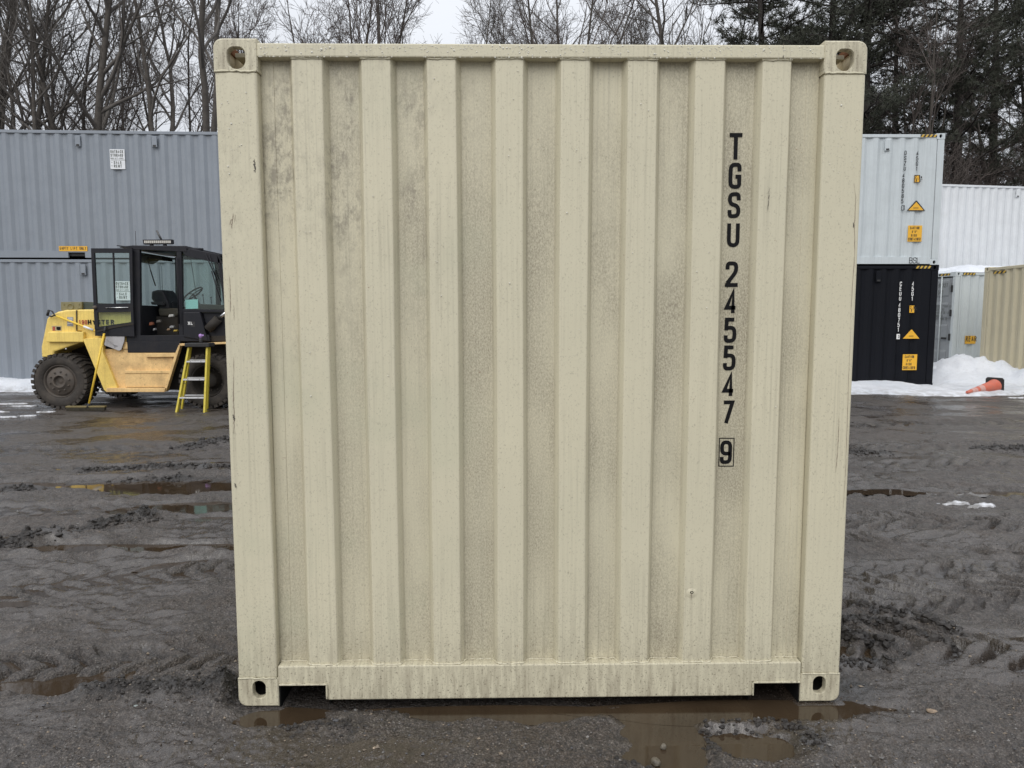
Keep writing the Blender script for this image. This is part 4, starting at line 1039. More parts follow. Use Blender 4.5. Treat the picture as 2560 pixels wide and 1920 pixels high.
# wheels
def wheel(c, r, wd, dish, out):
    """out=-1: outer face towards -y"""
    t = MB(); s = -out
    t.lathe([(r*.585, .07*s), (r*.60, .025*s), (r*.66, .012*s), (r*.72, 0), (r*.86, .002*s), (r*.93, .018*s), (r*.955, .05*s), (r*.955, (wd-.05)*s), (r*.93, (wd-.02)*s), (r*.80, wd*s), (r*.60, (wd-.02)*s)], c, 'y', 44)
    ty = t.build("tyre", rub, FK)
    n_ = 30; b = MB()
    for i in range(n_):
        for side in (0, 1):
            a = 2*math.pi*(i+.5*side)/n_; da = 2*math.pi/n_*.31; sk = 2*math.pi/n_*.55
            y0, y1 = ((-.004, wd*.52) if side == 0 else (wd*.48, wd+.004)); P = []
            for yy, ang in ((y0, a), (y1, a+(sk if side == 0 else -sk))):
                for rr in (.90 if (yy < .01 or yy > wd-.01) else .94, 1.0):
                    for dd in (-da, da):
                        P.append((c[0]+r*rr*math.cos(ang+dd), c[1]+yy*s, c[2]+r*rr*math.sin(ang+dd)))
            b.add(P, [(0, 1, 3, 2), (4, 6, 7, 5), (0, 4, 5, 1), (2, 3, 7, 6), (0, 2, 6, 4), (1, 5, 7, 3)])
    o = b.build("tread", rub, ty)
    rm = MB()
    if dish: pr = [(r*.60, .06), (r*.585, .03), (r*.56, .03), (r*.55, .07), (r*.52, .10), (r*.50, .26), (r*.30, .28), (r*.26, .16), (r*.22, .14), (r*.10, .13), (0, .13)]
    else: pr = [(r*.60, .06), (r*.59, .03), (r*.57, .025), (r*.555, .07), (r*.52, .085), (r*.50, .05), (r*.475, .035), (r*.26, .022), (r*.235, .0), (r*.205, -.005), (r*.19, .02), (r*.185, .05), (r*.08, .055), (r*.06, .045), (0, .045)]
    rm.lathe([(a, b_*s) for a, b_ in pr], c, 'y', 40)
    ro = rm.build("rim", rimm if not dish else fd, FK)
    for i in range(10):
        a = 2*math.pi*(i+.3)/10; bb = MB(); rr = r*(.35 if not dish else .38); yb = (.03 if not dish else .27)
        bb.lathe([(0, (yb-.03)*s), (r*.026, (yb-.03)*s), (r*.032, yb*s)], (c[0]+rr*math.cos(a), c[1], c[2]+rr*math.sin(a)), 'y', 8)
        bb.build("wheel_nut", rimm, ro)
xa, za = F(343, 1320, 9.47); wheel((xa, 9.47, za), za+.004, .42, False, -1); wheel((xa, YF+.08, za), za+.004, .42, False, 1)
xb, zb = F(1520, 1318, 9.47); rb_ = zb+.004
wheel((xb, 9.47, zb), rb_, .48, True, -1); wheel((xb, YF+.08, zb), rb_, .48, True, 1)
mb = MB(); mb.tube([(xa, 9.8, za), (xa, 11.4, za)], .09, 10); mb.tube([(xb, 9.8, zb), (xb, 11.4, zb)], .14, 10); mb.build("axle", fd, FK)
# cab: pillars, roof, glass
CN, CF = YN+.03, YF-.35
for y0, y1 in ((CN, CN+.07), (CF-.07, CF)):
    fpart("cab_pillar", [(918, 262), (986, 262), (994, 1000), (930, 1000)], y0, y1, fk, .008)
    fpart("cab_pillar", [(1278, 268), (1318, 268), (1336, 1000), (1300, 1000)], y0, y1, fk, .008)
    fpart("cab_pillar", [(1600, 300), (1618, 306), (1690, 760), (1664, 760)], y0, y1, fk, .004)
    fpart("cab_sill", [(880, 955), (1540, 948), (1545, 1000), (880, 1000)], y0-.01, y1+.02, fk, .006)
    fpart("roof_rail", [(930, 238), (1356, 240), (1362, 286), (930, 266)], y0-.005, y1, fk, .006)
    fpart("roof_rail", [(1330, 286), (1390, 262), (1602, 304), (1640, 380), (1560, 366), (1350, 318)], y0, y1, fk, .006)
    fpart("window_rail", [(1326, 742), (1680, 748), (1680, 766), (1326, 766)], y0, y1, fk, .004)
fpart("cab_roof", [(822, 244), (930, 234), (1356, 238), (1366, 262), (930, 258), (830, 252)], CN, CF, fk, .006)
fpart("cab_roof", [(1356, 250), (1392, 258), (1604, 304), (1600, 318), (1356, 280)], CN+.02, CF-.02, fk, .004)
fpart("cab_floor", [(930, 955), (1690, 955), (1690, 1000), (930, 1000)], CN+.05, CF-.05, fd, .004)
mb = MB(); x0, z0 = F(962, 712, CN); x1, z1 = F(960, 275, CN)
mb.box(x0-.01, x0+.02, CN+.07, CF-.07, F(940, 955, CN)[1], z0); mb.build("rear_bulkhead", fk, FK)
mb = MB(); mb.box(x0, x0+.008, CN+.08, CF-.08, z0, z1); mb.build("rear_window", glass, FK)
def pane(name, pts, y, mat=glass, par=None):
    mb = MB(); mb.prism(FP(pts, min(y, YN+.05)), y, y+.006); return mb.build(name, mat, par or FK)
pane("side_window", [(1320, 312), (1352, 318), (1560, 366), (1612, 372), (1664, 744), (1334, 744)], CN+.03)
pane("far_window", [(990, 268), (1282, 270), (1290, 720), (1000, 712)], CF-.04)
pane("far_window", [(1320, 312), (1352, 318), (1560, 366), (1612, 372), (1664, 744), (1334, 744)], CF-.04)
fpart("far_door_panel", [(990, 712), (1290, 720), (1300, 955), (992, 955)], CF-.05, CF-.02, fk, .002)
P0 = F(1612, 330, CN); P1 = F(1686, 752, CN)
mb = MB(); mb.add([(P0[0], CN+.07, P0[1]), (P1[0], CN+.07, P1[1]), (P1[0], CF-.07, P1[1]), (P0[0], CF-.07, P0[1])], [(0, 1, 2, 3)]); mb.build("windscreen", glass, FK)
fpart("front_cowl", [(1330, 766), (1466, 766), (1532, 1000), (1334, 966)], CN-.03, CN+.10, fk, .015)
fpart("front_cowl", [(1480, 772), (1690, 772), (1690, 1004), (1550, 1000)], CN+.06, CF-.06, fk, .01)
mb = MB(); a, b = F(1372, 868, CN-.03); text(mb, "XL", (a, CN-.033, b), UX, UZ, .055, .36, .012, gap=.25); mb.build("lettering", white_ink, FK)
fpart("badge_plate", [(1396, 842), (1428, 844), (1428, 886), (1396, 884)], CN-.0325, CN-.02, dark, 0)
for p, q_ in (((1292, 335), (1298, 720)), ((1302, 330), (1308, 720))): pass
mb = MB(); mb.tube([(*F(1284, 340, CN)[:1], CN-.04, F(1284, 340, CN)[1]), (F(1290, 330, CN)[0], CN-.05, F(1290, 330, CN)[1]), (F(1312, 860, CN)[0], CN-.05, F(1312, 860, CN)[1])], .014, 8); mb.build("grab_rail", fk, FK)
# open door, folded back flat along the hood
DY = YN-.035
dr = fpart("cab_door", [(630, 902), (940, 858), (944, 962), (630, 956)], DY, DY+.03, fk, .004)
dr['label'] = "open cab door swung back along the hood"
mb = MB(); mb.ring(FP([(600, 258), (928, 258), (936, 735), (622, 735)], DY), FP([(626, 294), (904, 294), (915, 696), (646, 702)], DY), DY-.01, DY+.03); mb.build("door_frame", fk, dr)
mb = MB(); mb.ring(FP([(622, 735), (936, 735), (942, 872), (630, 905)], DY), FP([(652, 770), (918, 764), (920, 846), (656, 884)], DY), DY-.01, DY+.03); mb.build("door_frame", fk, dr)
pane("door_window", [(626, 294), (904, 294), (915, 696), (646, 702)], DY+.008, par=dr)
pane("door_window", [(652, 770), (918, 764), (920, 846), (656, 884)], DY+.008, par=dr)
fpart("window_divider", [(768, 294), (780, 294), (792, 698), (782, 699)], DY-.002, DY+.02, fk, .002, dr)
mb = MB(); a, b = F(724, 732, DY); c_, d_ = F(902, 730, DY); mb.tube([(a, DY-.025, b), (c_, DY-.025, d_)], .008, 8); mb.build("door_handle", chrome, dr)
mb = MB(); a, b = F(634, 730, DY); mb.lathe([(0, -.05), (.028, -.045), (.034, -.01), (.034, .01)], (a, DY, b), 'y', 12); mb.build("door_latch", rimm, dr)
fpart("bent_strip", [(640, 915), (760, 880), (935, 852), (938, 866), (770, 896), (646, 930)], DY-.012, DY+.0, fd, .002, dr)
# operator's seat, steering wheel, levers and clutter
ym = (CN+CF)/2
st = fpart("seat_backrest", [(1078, 600), (1120, 590), (1160, 590), (1180, 610), (1216, 690), (1226, 745), (1150, 750), (1100, 690), (1076, 660)], ym-.24, ym+.24, fk, .03, inside=True)
fpart("seat_cushion", [(1130, 735), (1290, 735), (1300, 780), (1280, 800), (1140, 800)], ym-.25, ym+.25, worn("seat_cloth", (.05, .045, .035), .9, (.10, .08, .05), .4, 9), .03, inside=True)
fpart("seat_base", [(1090, 800), (1290, 800), (1298, 955), (1110, 955)], ym-.22, ym+.22, fd, .02, inside=True)
for yy in (ym-.30, ym+.26):
    fpart("armrest", [(1070, 684), (1170, 684), (1186, 700), (1186, 716), (1080, 706)], yy, yy+.05, fk, .012, inside=True)
fpart("side_console", [(1000, 760), (1090, 850), (1100, 955), (996, 955)], ym-.3, ym+.3, fd, .02, inside=True)
fpart("dash_panel", [(1420, 700), (1680, 710), (1680, 955), (1470, 955), (1450, 780)], ym-.45, ym+.45, fd, .02, inside=True)
cxw, czw = F(1412, 622, ym); mb = MB(); n = 28; P = []
for i in range(n+1):
    a = 2*math.pi*i/n; P.append((cxw+.19*math.cos(a)*.80, ym+.19*math.sin(a), czw+.19*math.cos(a)*.62))
mb.tube(P, .014, 8, cap=False); mb.tube([(cxw, ym, czw), (F(1480, 740, ym)[0], ym, F(1480, 740, ym)[1])], .022, 8)
for a in (0.5, 2.6, 4.7): mb.tube([(cxw, ym, czw), (cxw+.19*math.cos(a)*.8, ym+.19*math.sin(a), czw+.19*math.cos(a)*.62)], .009, 6)
mb.build("steering_wheel", fk, FK)
for u0, v0, u1, v1 in ((1240, 780, 1215, 700), (1262, 784, 1250, 690), (1500, 700, 1490, 630), (1560, 700, 1556, 650)):
    a, b = F(u0, v0, ym-.2); c_, d_ = F(u1, v1, ym-.2); mb = MB(); mb.tube([(a, ym-.2, b), (c_, ym-.2, d_)], [.007, .006], 6); mb.lathe([(0, -.015), (.016, -.008), (.018, .005), (0, .018)], (c_, ym-.2, d_), 'z', 8); mb.build("control_lever", fk, FK)
for (u, v, w_, h_, c3) in ((1075, 860, 34, 30, (.30, .10, .05)), (1100, 905, 20, 22, (.35, .35, .36)), (1235, 795, 44, 24, (.45, .44, .42)), (1240, 885, 40, 24, (.30, .30, .30)), (1270, 915, 34, 16, (.55, .38, .05)), (1215, 905, 30, 20, (.22, .14, .08)), (1135, 840, 40, 26, (.10, .09, .08))):
    yy = CN+.22; fpart("cab_clutter", [(u-w_/2, v+h_/2), (u+w_/2, v+h_*.3), (u+w_*.35, v-h_/2), (u-w_*.4, v-h_*.35)], yy, yy+.07, worn("clutter_%d_%d" % (u, v), c3, .6, (.05, .04, .03), .4, 20), .01, inside=True)
fpart("visor_roll", [(985, 290), (1160, 318), (1172, 352), (1060, 340), (1010, 372), (984, 366)], CN+.5, CN+.9, fd, .01, inside=True)
fpart("window_paper", [(1344, 668), (1446, 664), (1448, 738), (1348, 742)], CN+.045, CN+.047, worn("cyan_paper", (.42, .72, .72), .6, (.3, .45, .45), .2, 14), 0)
fpart("dash_papers", [(1545, 716), (1600, 712), (1650, 742), (1560, 746)], ym-.3, ym+.2, paper, 0, inside=True)
# wipers, lamp bar, aerial, work lamps
def rod(name, a, b, y, r, mat=fk, par=None):
    p, q_ = F(*a, y), F(*b, y); mb = MB(); mb.tube([(p[0], y, p[1]), (q_[0], y, q_[1])], r, 6); return mb.build(name, mat, par or FK)
def on_x(u, v, X):
    a, b = F(u, v, CN); k = (X-CAM[0])/(a-CAM[0]); return (X, CAM[1]+(CN-CAM[1])*k, CAM[2]+(b-CAM[2])*k)
mb = MB(); mb.tube([on_x(1050, 350, x0+.03), on_x(1076, 440, x0+.03)], .006, 6); mb.tube([on_x(1072, 430, x0+.03), on_x(1112, 556, x0+.03)], .010, 6); mb.build("wiper", dark, FK)
rod("wiper", (1510, 300), (1600, 500), CN-.02, .009); rod("wiper", (1540, 306), (1608, 520), CN-.02, .007); rod("wiper", (1560, 440), (1636, 680), CN-.02, .010)
rod("window_strut", (1140, 400), (1152, 596), CF-.03, .004); rod("window_strut", (1162, 400), (1168, 590), CF-.03, .004); rod("window_strut", (1390, 322), (1440, 640), CF-.03, .006)
lb = fpart("light_bar", [(1008, 188), (1244, 186), (1246, 222), (1016, 226)], YN+.35, YN+.43, fk, .006, inside=True)
lens = worn("lamp_lens", (.55, .53, .48), .2, (.3, .25, .2), .3, 30)
for i in range(14):
    u = 1022+i*15.4; fpart("lamp_cell", [(u, 196), (u+12, 196), (u+12, 216), (u, 216)], YN+.344, YN+.352, lens, 0, lb, inside=True)
for u in (1076, 1182): fpart("bar_bracket", [(u-8, 222), (u+8, 222), (u+12, 240), (u-12, 240)], YN+.36, YN+.42, fk, 0, lb, inside=True)
rod("aerial", (1122, 116), (1160, 190), YN+.6, .018, worn("grey_plastic", (.09, .09, .09), .5))
rod("aerial", (952, 120), (958, 250), YN+.55, .004)
mb = MB(); a, b = F(1380, 262, YN+.2); c_, d_ = F(1492, 268, YN+.2); mb.tube([(a, YN+.2, b), (c_, YN+.2, d_)], .026, 10); mb.build("roof_lamp", fk, FK)
rod("roof_flap", (805, 236), (870, 242), YN+.25, .008)
# exhaust box on the hood, decals, hood slit, tilt cylinder, mast with mirror
bx = fpart("hood_box", [(356, 686), (524, 684), (524, 752), (358, 754)], YN+.25, YN+.75, olive, .006, inside=True)
fpart("hood_box_side", [(524, 690), (640, 694), (640, 748), (524, 750)], YN+.30, YN+.8, worn("dark_green", (.035, .05, .042), .6, (.1, .1, .08), .3, 9), .006, bx, inside=True)
mb = MB(); a, b = F(436, 722, YN+.25); mb.lathe([(.055, .0), (.058, -.008), (.046, -.012), (.042, -.004), (0, -.004)], (a, YN+.25, b), 'y', 20)
for u, v in ((384, 706), (500, 736), (512, 736), (506, 704)): a, b = F(u, v, YN+.25); mb.lathe([(.014, .0), (.014, -.008), (0, -.008)], (a, YN+.25, b), 'y', 8)
mb.build("dial", olive, bx)
def fdecal(name, s, u, v, h, wr, mat, st=.2, gap=.25):
    a, b = F(u, v, YN+.04); mb = MB(); text(mb, s, (a, YN+.0385, b), UX, UZ, h, wr, h*st, gap=gap); return mb.build(name, mat, FK)
fdecal("lettering", "190", 500, 866, .078, .27, red_ink); fdecal("lettering", "HYSTER", 574, 866, .082, .36, ink, .24, .32)
fpart("spec_plate", [(408, 804), (456, 806), (456, 880), (408, 878)], YN+.036, YN+.042, worn("grey_plate", (.30, .30, .31), .5, (.08, .08, .08), .5, 30), 0)
for i in range(4): fpart("plate_line", [(412, 812+i*14), (450, 813+i*14), (450, 818+i*14), (412, 817+i*14)], YN+.0345, YN+.036, white_ink, 0)
fpart("maker_decal", [(284, 876), (362, 876), (362, 916), (290, 916)], YN+.036, YN+.042, worn("pale_decal", (.50, .42, .24), .5, (.1, .05, .03), .5, 40), 0)
fpart("maker_decal", [(292, 882), (312, 882), (312, 914), (292, 914)], YN+.034, YN+.036, red_ink, 0)
fpart("maker_decal", [(322, 884), (356, 884), (356, 908), (340, 912), (322, 906)], YN+.034, YN+.036, ink, 0)
fpart("hood_slit", [(479, 752), (486, 752), (487, 916), (481, 916)], YN+.0365, YN+.045, dark, 0)
fpart("hanging_tag", [(386, 1008), (396, 1008), (400, 1062), (390, 1064)], YN+.06, YN+.07, white_ink, 0)
tcx = [F(1525, 905, YN-.02), F(1606, 820, YN-.02), F(1700, 745, YN-.02)]
mb = MB(); mb.tube([(tcx[0][0], YN+.02, tcx[0][1]), (tcx[1][0], YN+.02, tcx[1][1])], .075, 14); cy_ = mb.build("tilt_cylinder", fd, FK)
mb = MB(); mb.tube([(tcx[1][0], YN+.02, tcx[1][1]), (tcx[2][0], YN+.02, tcx[2][1])], .028, 12); mb.build("cylinder_rod", chrome, cy_)
mx_, _ = F(1860, 700, YN)
for yy in (YN+.45, YF-.60):
    mb = MB(); mb.box(mx_, mx_+.22, yy, yy+.14, .15, 3.35); mb.build("mast_upright", fd, FK, .01)
    mb = MB(); mb.box(mx_+.24, mx_+.30, yy-.02, yy+.16, .08, 1.2); mb.box(mx_+.24, mx_+1.5, yy-.02, yy+.16, .06, .12); mb.build("fork", fd, FK, .006)
mb = MB(); mb.box(mx_+.02, mx_+.2, YN+.45, YF-.46, 3.15, 3.33); mb.box(mx_+.02, mx_+.2, YN+.45, YF-.46, .4, .6); mb.build("mast_crossbar", fd, FK)
fpart("work_mirror", [(1604, 8), (1648, 6), (1650, 92), (1612, 96)], YN+.3, YN+.36, fk, .006)
a, b = F(1640, 60, YN+.33); mb = MB(); mb.tube([(a, YN+.33, b), (mx_+.1, YN+.33, b+.02), (mx_+.1, YN+.5, b+.02)], .016, 6); mb.build("mirror_arm", fk, FK)
mb = MB(); xx, zz_ = F(1700, 900, YN); mb.box(xx-.05, mx_+.02, YN+.4, YF-.4, .45, 1.1); mb.build("front_frame", fd, FK)

# ------------------------------------------------------------------ things leaning on and standing by the forklift
yel_pole = worn("yellow_pole", (.78, .52, .05), .4, (.3, .2, .05), .3, 14)
SY = YN-.005
SH = thing("snow_shovel", "snow shovel with black D grip and grey scoop lying along the forklift hood", "snow shovel", (F(470, 850, SY)[0], SY, 1.2))
def sp3(u, v, y): a, b = F(u, v, y); return (a, y, b)
mb = MB(); mb.tube([sp3(322, 797, SY-.03), sp3(620, 912, SY-.01), sp3(720, 952, SY+.01)], .017, 10); mb.build("shaft", yel_pole, SH)
mb = MB(); mb.tube([sp3(540, 881, SY-.018), sp3(618, 911, SY-.013)], .0185, 10); mb.build("white_sleeve", white_ink, SH)
mb = MB(); mb.tube([sp3(330, 800, SY-.03), sp3(308, 792, SY-.03), sp3(290, 762, SY-.03), sp3(262, 750, SY-.03), sp3(250, 794, SY-.03), sp3(282, 802, SY-.03), sp3(308, 792, SY-.03)], .013, 8); mb.tube([sp3(262, 750, SY-.03), sp3(250, 794, SY-.03)], .021, 10); mb.build("grip", dark, SH)
scoop = worn("grey_plastic_scoop", (.42, .41, .42), .45, (.2, .18, .16), .3, 9)
mb = MB(); P = [(718, 958), (866, 958), (862, 1000), (838, 1068), (820, 1076), (770, 1056), (706, 1032), (704, 1020)]
mb.prism(FP(P, SY-.02), SY-.02, SY+.0); sc_ = mb.build("scoop", scoop, SH, .006)
for k in range(4):
    mb = MB(); mb.tube([sp3(716+10*k, 975+12*k, SY-.022), sp3(760+8*k, 1002+8*k, SY-.024), sp3(790+8*k, 1050-4*k, SY-.022)], .004, 5); mb.build("scoop_ridge", scoop, sc_)
BYY = 9.2
BR = thing("push_broom", "push broom with yellow pole leaning on the open door of the forklift", "broom", (F(560, 1550, BYY)[0], BYY, 0))
def bp(u, v, y): a, b = F(u, v, y); return (a, y, b)
mb = MB(); mb.tube([bp(582, 1500, BYY), bp(704, 935, 9.46)], .017, 10); mb.build("pole", yel_pole, BR)
mb = MB(); mb.tube([bp(703, 938, 9.459), bp(714, 882, 9.485)], .018, 10); mb.build("grip", dark, BR)
mb = MB(); mb.tube([bp(576, 1528, BYY-.01), bp(583, 1496, BYY+.002)], [.036, .020], 10); mb.build("socket", dark, BR)
a0, b0 = F(404, 1532, BYY); a1, b1 = F(716, 1524, BYY)
hb = worn("broom_head_wood", (.19, .15, .06), .6, (.05, .04, .02), .4, 12)
mb = MB(); mb.box(a0, a1, BYY-.035, BYY+.035, .058, .085); mb.build("head", hb, BR, .006)
mb = MB(); rg5 = np.random.default_rng(3)
for i in range(110):
    for j in range(5):
        x = a0+.01+(a1-a0-.02)*(i+.5)/110; y = BYY-.03+.06*j/4; dx, dy = rg5.normal(0, .006), rg5.normal(0, .006)-.006
        mb.add([(x-.003, y, .062), (x+.003, y, .062), (x+dx+.003, y+dy, .003), (x+dx-.003, y+dy, .003)], [(0, 1, 2, 3)])
o = mb.build("bristles", worn("dark_bristle", (.03, .026, .018), .8, (.1, .08, .04), .4, 20), BR); o['kind'] = 'stuff'
# stepladder
LYA = 8.97
fib = worn("yellow_fibreglass", (.62, .50, .05), .45, (.2, .16, .04), .35, 16)
alu = worn("aluminium", (.62, .62, .63), .35, (.3, .3, .3), .3, 20, metal=.6)
LD = thing("stepladder", "yellow stepladder with silver treads and black top before the forklift front wheel", "stepladder", (F(1410, 1560, LYA)[0], LYA, 0))
def lp3(u, v, y): a, b = F(u, v, y); return np.array((a, y, b))
TOPY = LYA+.22
lt, lb_ = lp3(1385, 1040, TOPY), lp3(1284, 1566, LYA); lb_[2] = .0
rt, rb2 = lp3(1530, 1040, TOPY), lp3(1508, 1572, LYA); rb2[2] = .0
def rail(a, b, w_, d_, mat, name, par=LD):
    a, b = np.array(a), np.array(b); mb = MB(); V = []
    for p in (a, b):
        for dx, dy in ((-w_, -d_), (w_, -d_), (w_, d_), (-w_, d_)): V.append((p[0]+dx/2, p[1]+dy/2, p[2]))
    mb.add(V, [(0, 1, 5, 4), (1, 2, 6, 5), (2, 3, 7, 6), (3, 0, 4, 7), (0, 3, 2, 1), (4, 5, 6, 7)]); return mb.build(name, mat, par)
rail(lt, lb_, .030, .075, fib, "rail"); rail(rt, rb2, .030, .075, fib, "rail")
lt2, rt2 = lt+[.022-.04, .09, 0], rt+[-.04, .09, 0]
lbk, rbk = np.array([lb_[0]+.075-.2, LYA+.46, 0.0]), np.array([rb2[0]+.015-.2, LYA+.46, 0.0])
rail(lt2, lbk, .028, .045, fib, "rear_rail"); rail(rt2+[.03, 0, 0], rbk+[.03, 0, 0], .028, .045, fib, "rear_rail")
for v in (1160, 1300, 1441):
    zt = F(1400, v, LYA+.2)[1]; k = (zt-lb_[2])/(lt[2]-lb_[2]); A = lb_+(lt-lb_)*k; B = rb2+(rt-rb2)*k
    mb = MB(); mb.box(A[0]+.012, B[0]-.012, A[1]-.045, A[1]+.045, zt-.014, zt+.012); o = mb.build("tread", alu, LD, .003)
    for uu in (.25, .75):
        mb = MB(); xx = A[0]+(B[0]-A[0])*uu; mb.lathe([(0, -.004), (.006, -.003), (.007, .0)], (xx, A[1]-.046, zt), 'y', 8); mb.build("rivet", dark, o)
for k in (.22, .5, .78):
    A = lbk+(lt2-lbk)*k; B = rbk+(rt2-rbk)*k; mb = MB(); mb.box(A[0], B[0], A[1]-.01, A[1]+.01, A[2]-.012, A[2]+.012); mb.build("rear_brace", alu, LD)
for s, (p, b2) in enumerate(((lb_, lbk), (rb2, rbk))):
    k = .42; A = p+((lt, rt)[s]-p)*k; B = b2+((lt2, rt2)[s]-b2)*k; mb = MB(); mb.tube([A, B], .008, 6); mb.build("spreader", alu, LD)
c0, c1 = lp3(1362, 1042, TOPY), lp3(1556, 1042, TOPY)
mb = MB(); mb.box(c0[0], c1[0], TOPY-.09, TOPY+.17, c0[2]-.005, c0[2]+.062); o = mb.build("top_cap", dark, LD, .012)
SB = thing("spray_bottle", "small black spray bottle with purple head on top of the stepladder", "spray bottle", (F(1474, 1005, TOPY)[0], TOPY, c0[2]+.062))
bx_, bz_ = SB.location.x, SB.location.z
mb = MB(); mb.lathe([(0, 0), (.026, 0), (.028, .01), (.028, .055), (.022, .07), (.012, .078), (0, .078)], (bx_, TOPY, bz_), 'z', 14); mb.build("bottle", dark, SB)
pur = worn("purple_plastic", (.36, .20, .50), .5, (.5, .45, .55), .3, 30)
mb = MB(); mb.lathe([(0, .078), (.016, .078), (.02, .095), (.03, .108), (.028, .135), (.012, .15), (0, .15)], (bx_, TOPY, bz_), 'z', 12); mb.box(bx_, bx_+.055, TOPY-.012, TOPY+.012, bz_+.115, bz_+.14); mb.build("spray_head", pur, SB)

# ------------------------------------------------------------------ traffic cone lying in the snow
orange = worn("cone_orange", (.55, .125, .075), .6, (.32, .20, .17), .45, 10)
collar = worn("cone_collar", (.56, .36, .33), .6, (.45, .15, .11), .95, 16)
A = np.array([8.86, 10.95, .065]); B = np.array([9.86, 11.50, .150])
ax = (B-A)/np.linalg.norm(B-A); Lc = np.linalg.norm(B-A)*.88
CN_ = thing("traffic_cone", "orange traffic cone with black base lying on its side in the snow", "traffic cone", tuple(float(k) for k in B), 0, local=True)
CN_.rotation_mode = 'QUATERNION'; CN_.rotation_quaternion = Vector(-ax).to_track_quat('Z', 'Y')
def rc_(s): return .128*(1-s)+.026*s
def cone_part(name, s0, s1, mat, ex=0.0):
    mb = MB(); mb.lathe([(rc_(s)+ex, s*Lc) for s in np.linspace(s0, s1, 8)], (0, 0, 0), 'z', 28); return mb.build(name, mat, CN_)
mb = MB(); mb.lathe([(.140, .0), (.135, .03), (rc_(.05), .045)]+[(rc_(s), s*Lc) for s in np.linspace(.07, 1, 9)]+[(.018, Lc+.004), (0, Lc-.01)], (0, 0, 0), 'z', 28); mb.build("cone_body", orange, CN_)
cone_part("reflective_collar", .48, .62, collar, .003); cone_part("reflective_collar", .70, .86, collar, .003)
mb = MB(); mb.prism([(.172*sx_*cx_, .172*sy_*cy2) for sx_, sy_, cx_, cy2 in ((1, 1, .8, 1), (-1, 1, .8, 1), (-1, 1, 1, .8), (-1, -1, 1, .8), (-1, -1, .8, 1), (1, -1, .8, 1), (1, -1, 1, .8), (1, 1, 1, .8))], -.026, .006, 'z'); bs = mb.build("base", dark, CN_, .008)
# ------------------------------------------------------------------ snow
q = NM("old_snow")
sn1 = q.noise(1.2, 5, rough=.6); sn2 = q.noise(26, 5, rough=.65)
c = q.mix(q.ramp(sn1, .4, .65), (.76, .78, .82), (.66, .69, .74)); c = q.mix(q.ramp(sn2, .58, .75, 0, .5), c, (.42, .41, .40)); gz = q.xyz(); c = q.mix(q.math('MULTIPLY', q.ramp(gz[2], .12, .02, 0, .55), q.ramp(q.noise(7, 5), .4, .6)), c, (.30, .285, .27))
snow_mat = q.bsdf(c, .65, 0, q.bump(q.noise(60, 4, rough=.7), .6, .02, q.bump(sn2, .8, .04)), .3)
q = NM("thin_icy_snow"); c = q.mix(q.ramp(q.noise(14, 5), .4, .62), (.60, .61, .64), (.22, .215, .21)); ice_mat = q.bsdf(c, .35, 0, q.bump(q.noise(40, 4), .4, .01), .5)
def snow(name, x0, x1, y0, y1, res, fn, mat=snow_mat, base=None):
    xs_ = np.arange(x0, x1+res, res); ys_ = np.arange(y0, y1+res, res); X, Y = np.meshgrid(xs_, ys_)
    x, y = X.ravel(), Y.ravel(); h = fn(x, y)
    g = ground_h(x, y) if base is None else np.full(x.shape, base)
    z = g+h-.02*(h <= 0)
    n_, m_ = len(xs_), len(ys_); mb = MB(); mb.v = np.stack([x, y, z], 1).tolist()
    hh = h.reshape(m_, n_)
    for j in range(m_-1):
        for i in range(n_-1):
            if max(hh[j, i], hh[j, i+1], hh[j+1, i], hh[j+1, i+1]) > 0:
                mb.f.append((j*n_+i, j*n_+i+1, (j+1)*n_+i+1, (j+1)*n_+i)); mb.m.append(0); mb.s.append(True)
    o = mb.build(name, mat); o['kind'] = 'stuff'; return o
def gau(x, y, cx, cy, sx, sy=None, p=2): return np.exp(-(np.abs((x-cx)/sx)**p+np.abs((y-cy)/(sy or sx))**p))
def right_bank(x, y):
    yf = np.interp(x, [-3, 6.9, 8.2, 8.7, 9.1, 9.5, 10.1, 11, 13], [11.5, 11.32, 11.05, 10.85, 10.82, 10.88, 11.10, 11.3, 11.2])+.12*fbm(x/.7, y/.7, 3, 100)
    e = sst(0, .5, y-yf)
    n1 = fbm(x/.45, y/.45, 4, 101); n2 = fbm(x/1.3, y/1.3, 2, 102)
    h = .07+.03*n1+.04*n2
    h += .085*sst(11.6, 12.5, y)*(1-sst(8.3, 9.3, x))
    h += .05*gau(x, y, 9.3, 11.1, .7, .25)
    m = .42*gau(x, y, 10.95, 13.75, .55, .7)+.30*gau(x, y, 10.2, 13.7, .75, .8)+.34*gau(x, y, 9.6, 15.0, .9, 1.0)+.22*gau(x, y, 11.4, 13.1, .35, .45)+.25*gau(x, y, 11.2, 15.6, .9, .8)
    m += .16*gau(x, y, 11.35, 12.6, .22, .30)
    h += m*(1+.28*n1+.25*np.abs(fbm(x/.22, y/.22, 3, 104)))
    return np.where(e > 0, e*np.maximum(h, .015), -1)
snow("snow_bank", 2.6, 14.2, 10.6, 17.2, .055, right_bank)
def left_bank(x, y):
    yf = 12.25+.10*fbm(x/.8, y/.8, 3, 110); e = sst(0, .25, y-yf)
    return np.where(e > 0, e*(.05+.17*sst(12.4, 12.95, y)+.04*fbm(x/.5, y/.5, 4, 111)), -1)
snow("snow_bank", -17, -3.2, 12.0, 13.3, .06, left_bank)
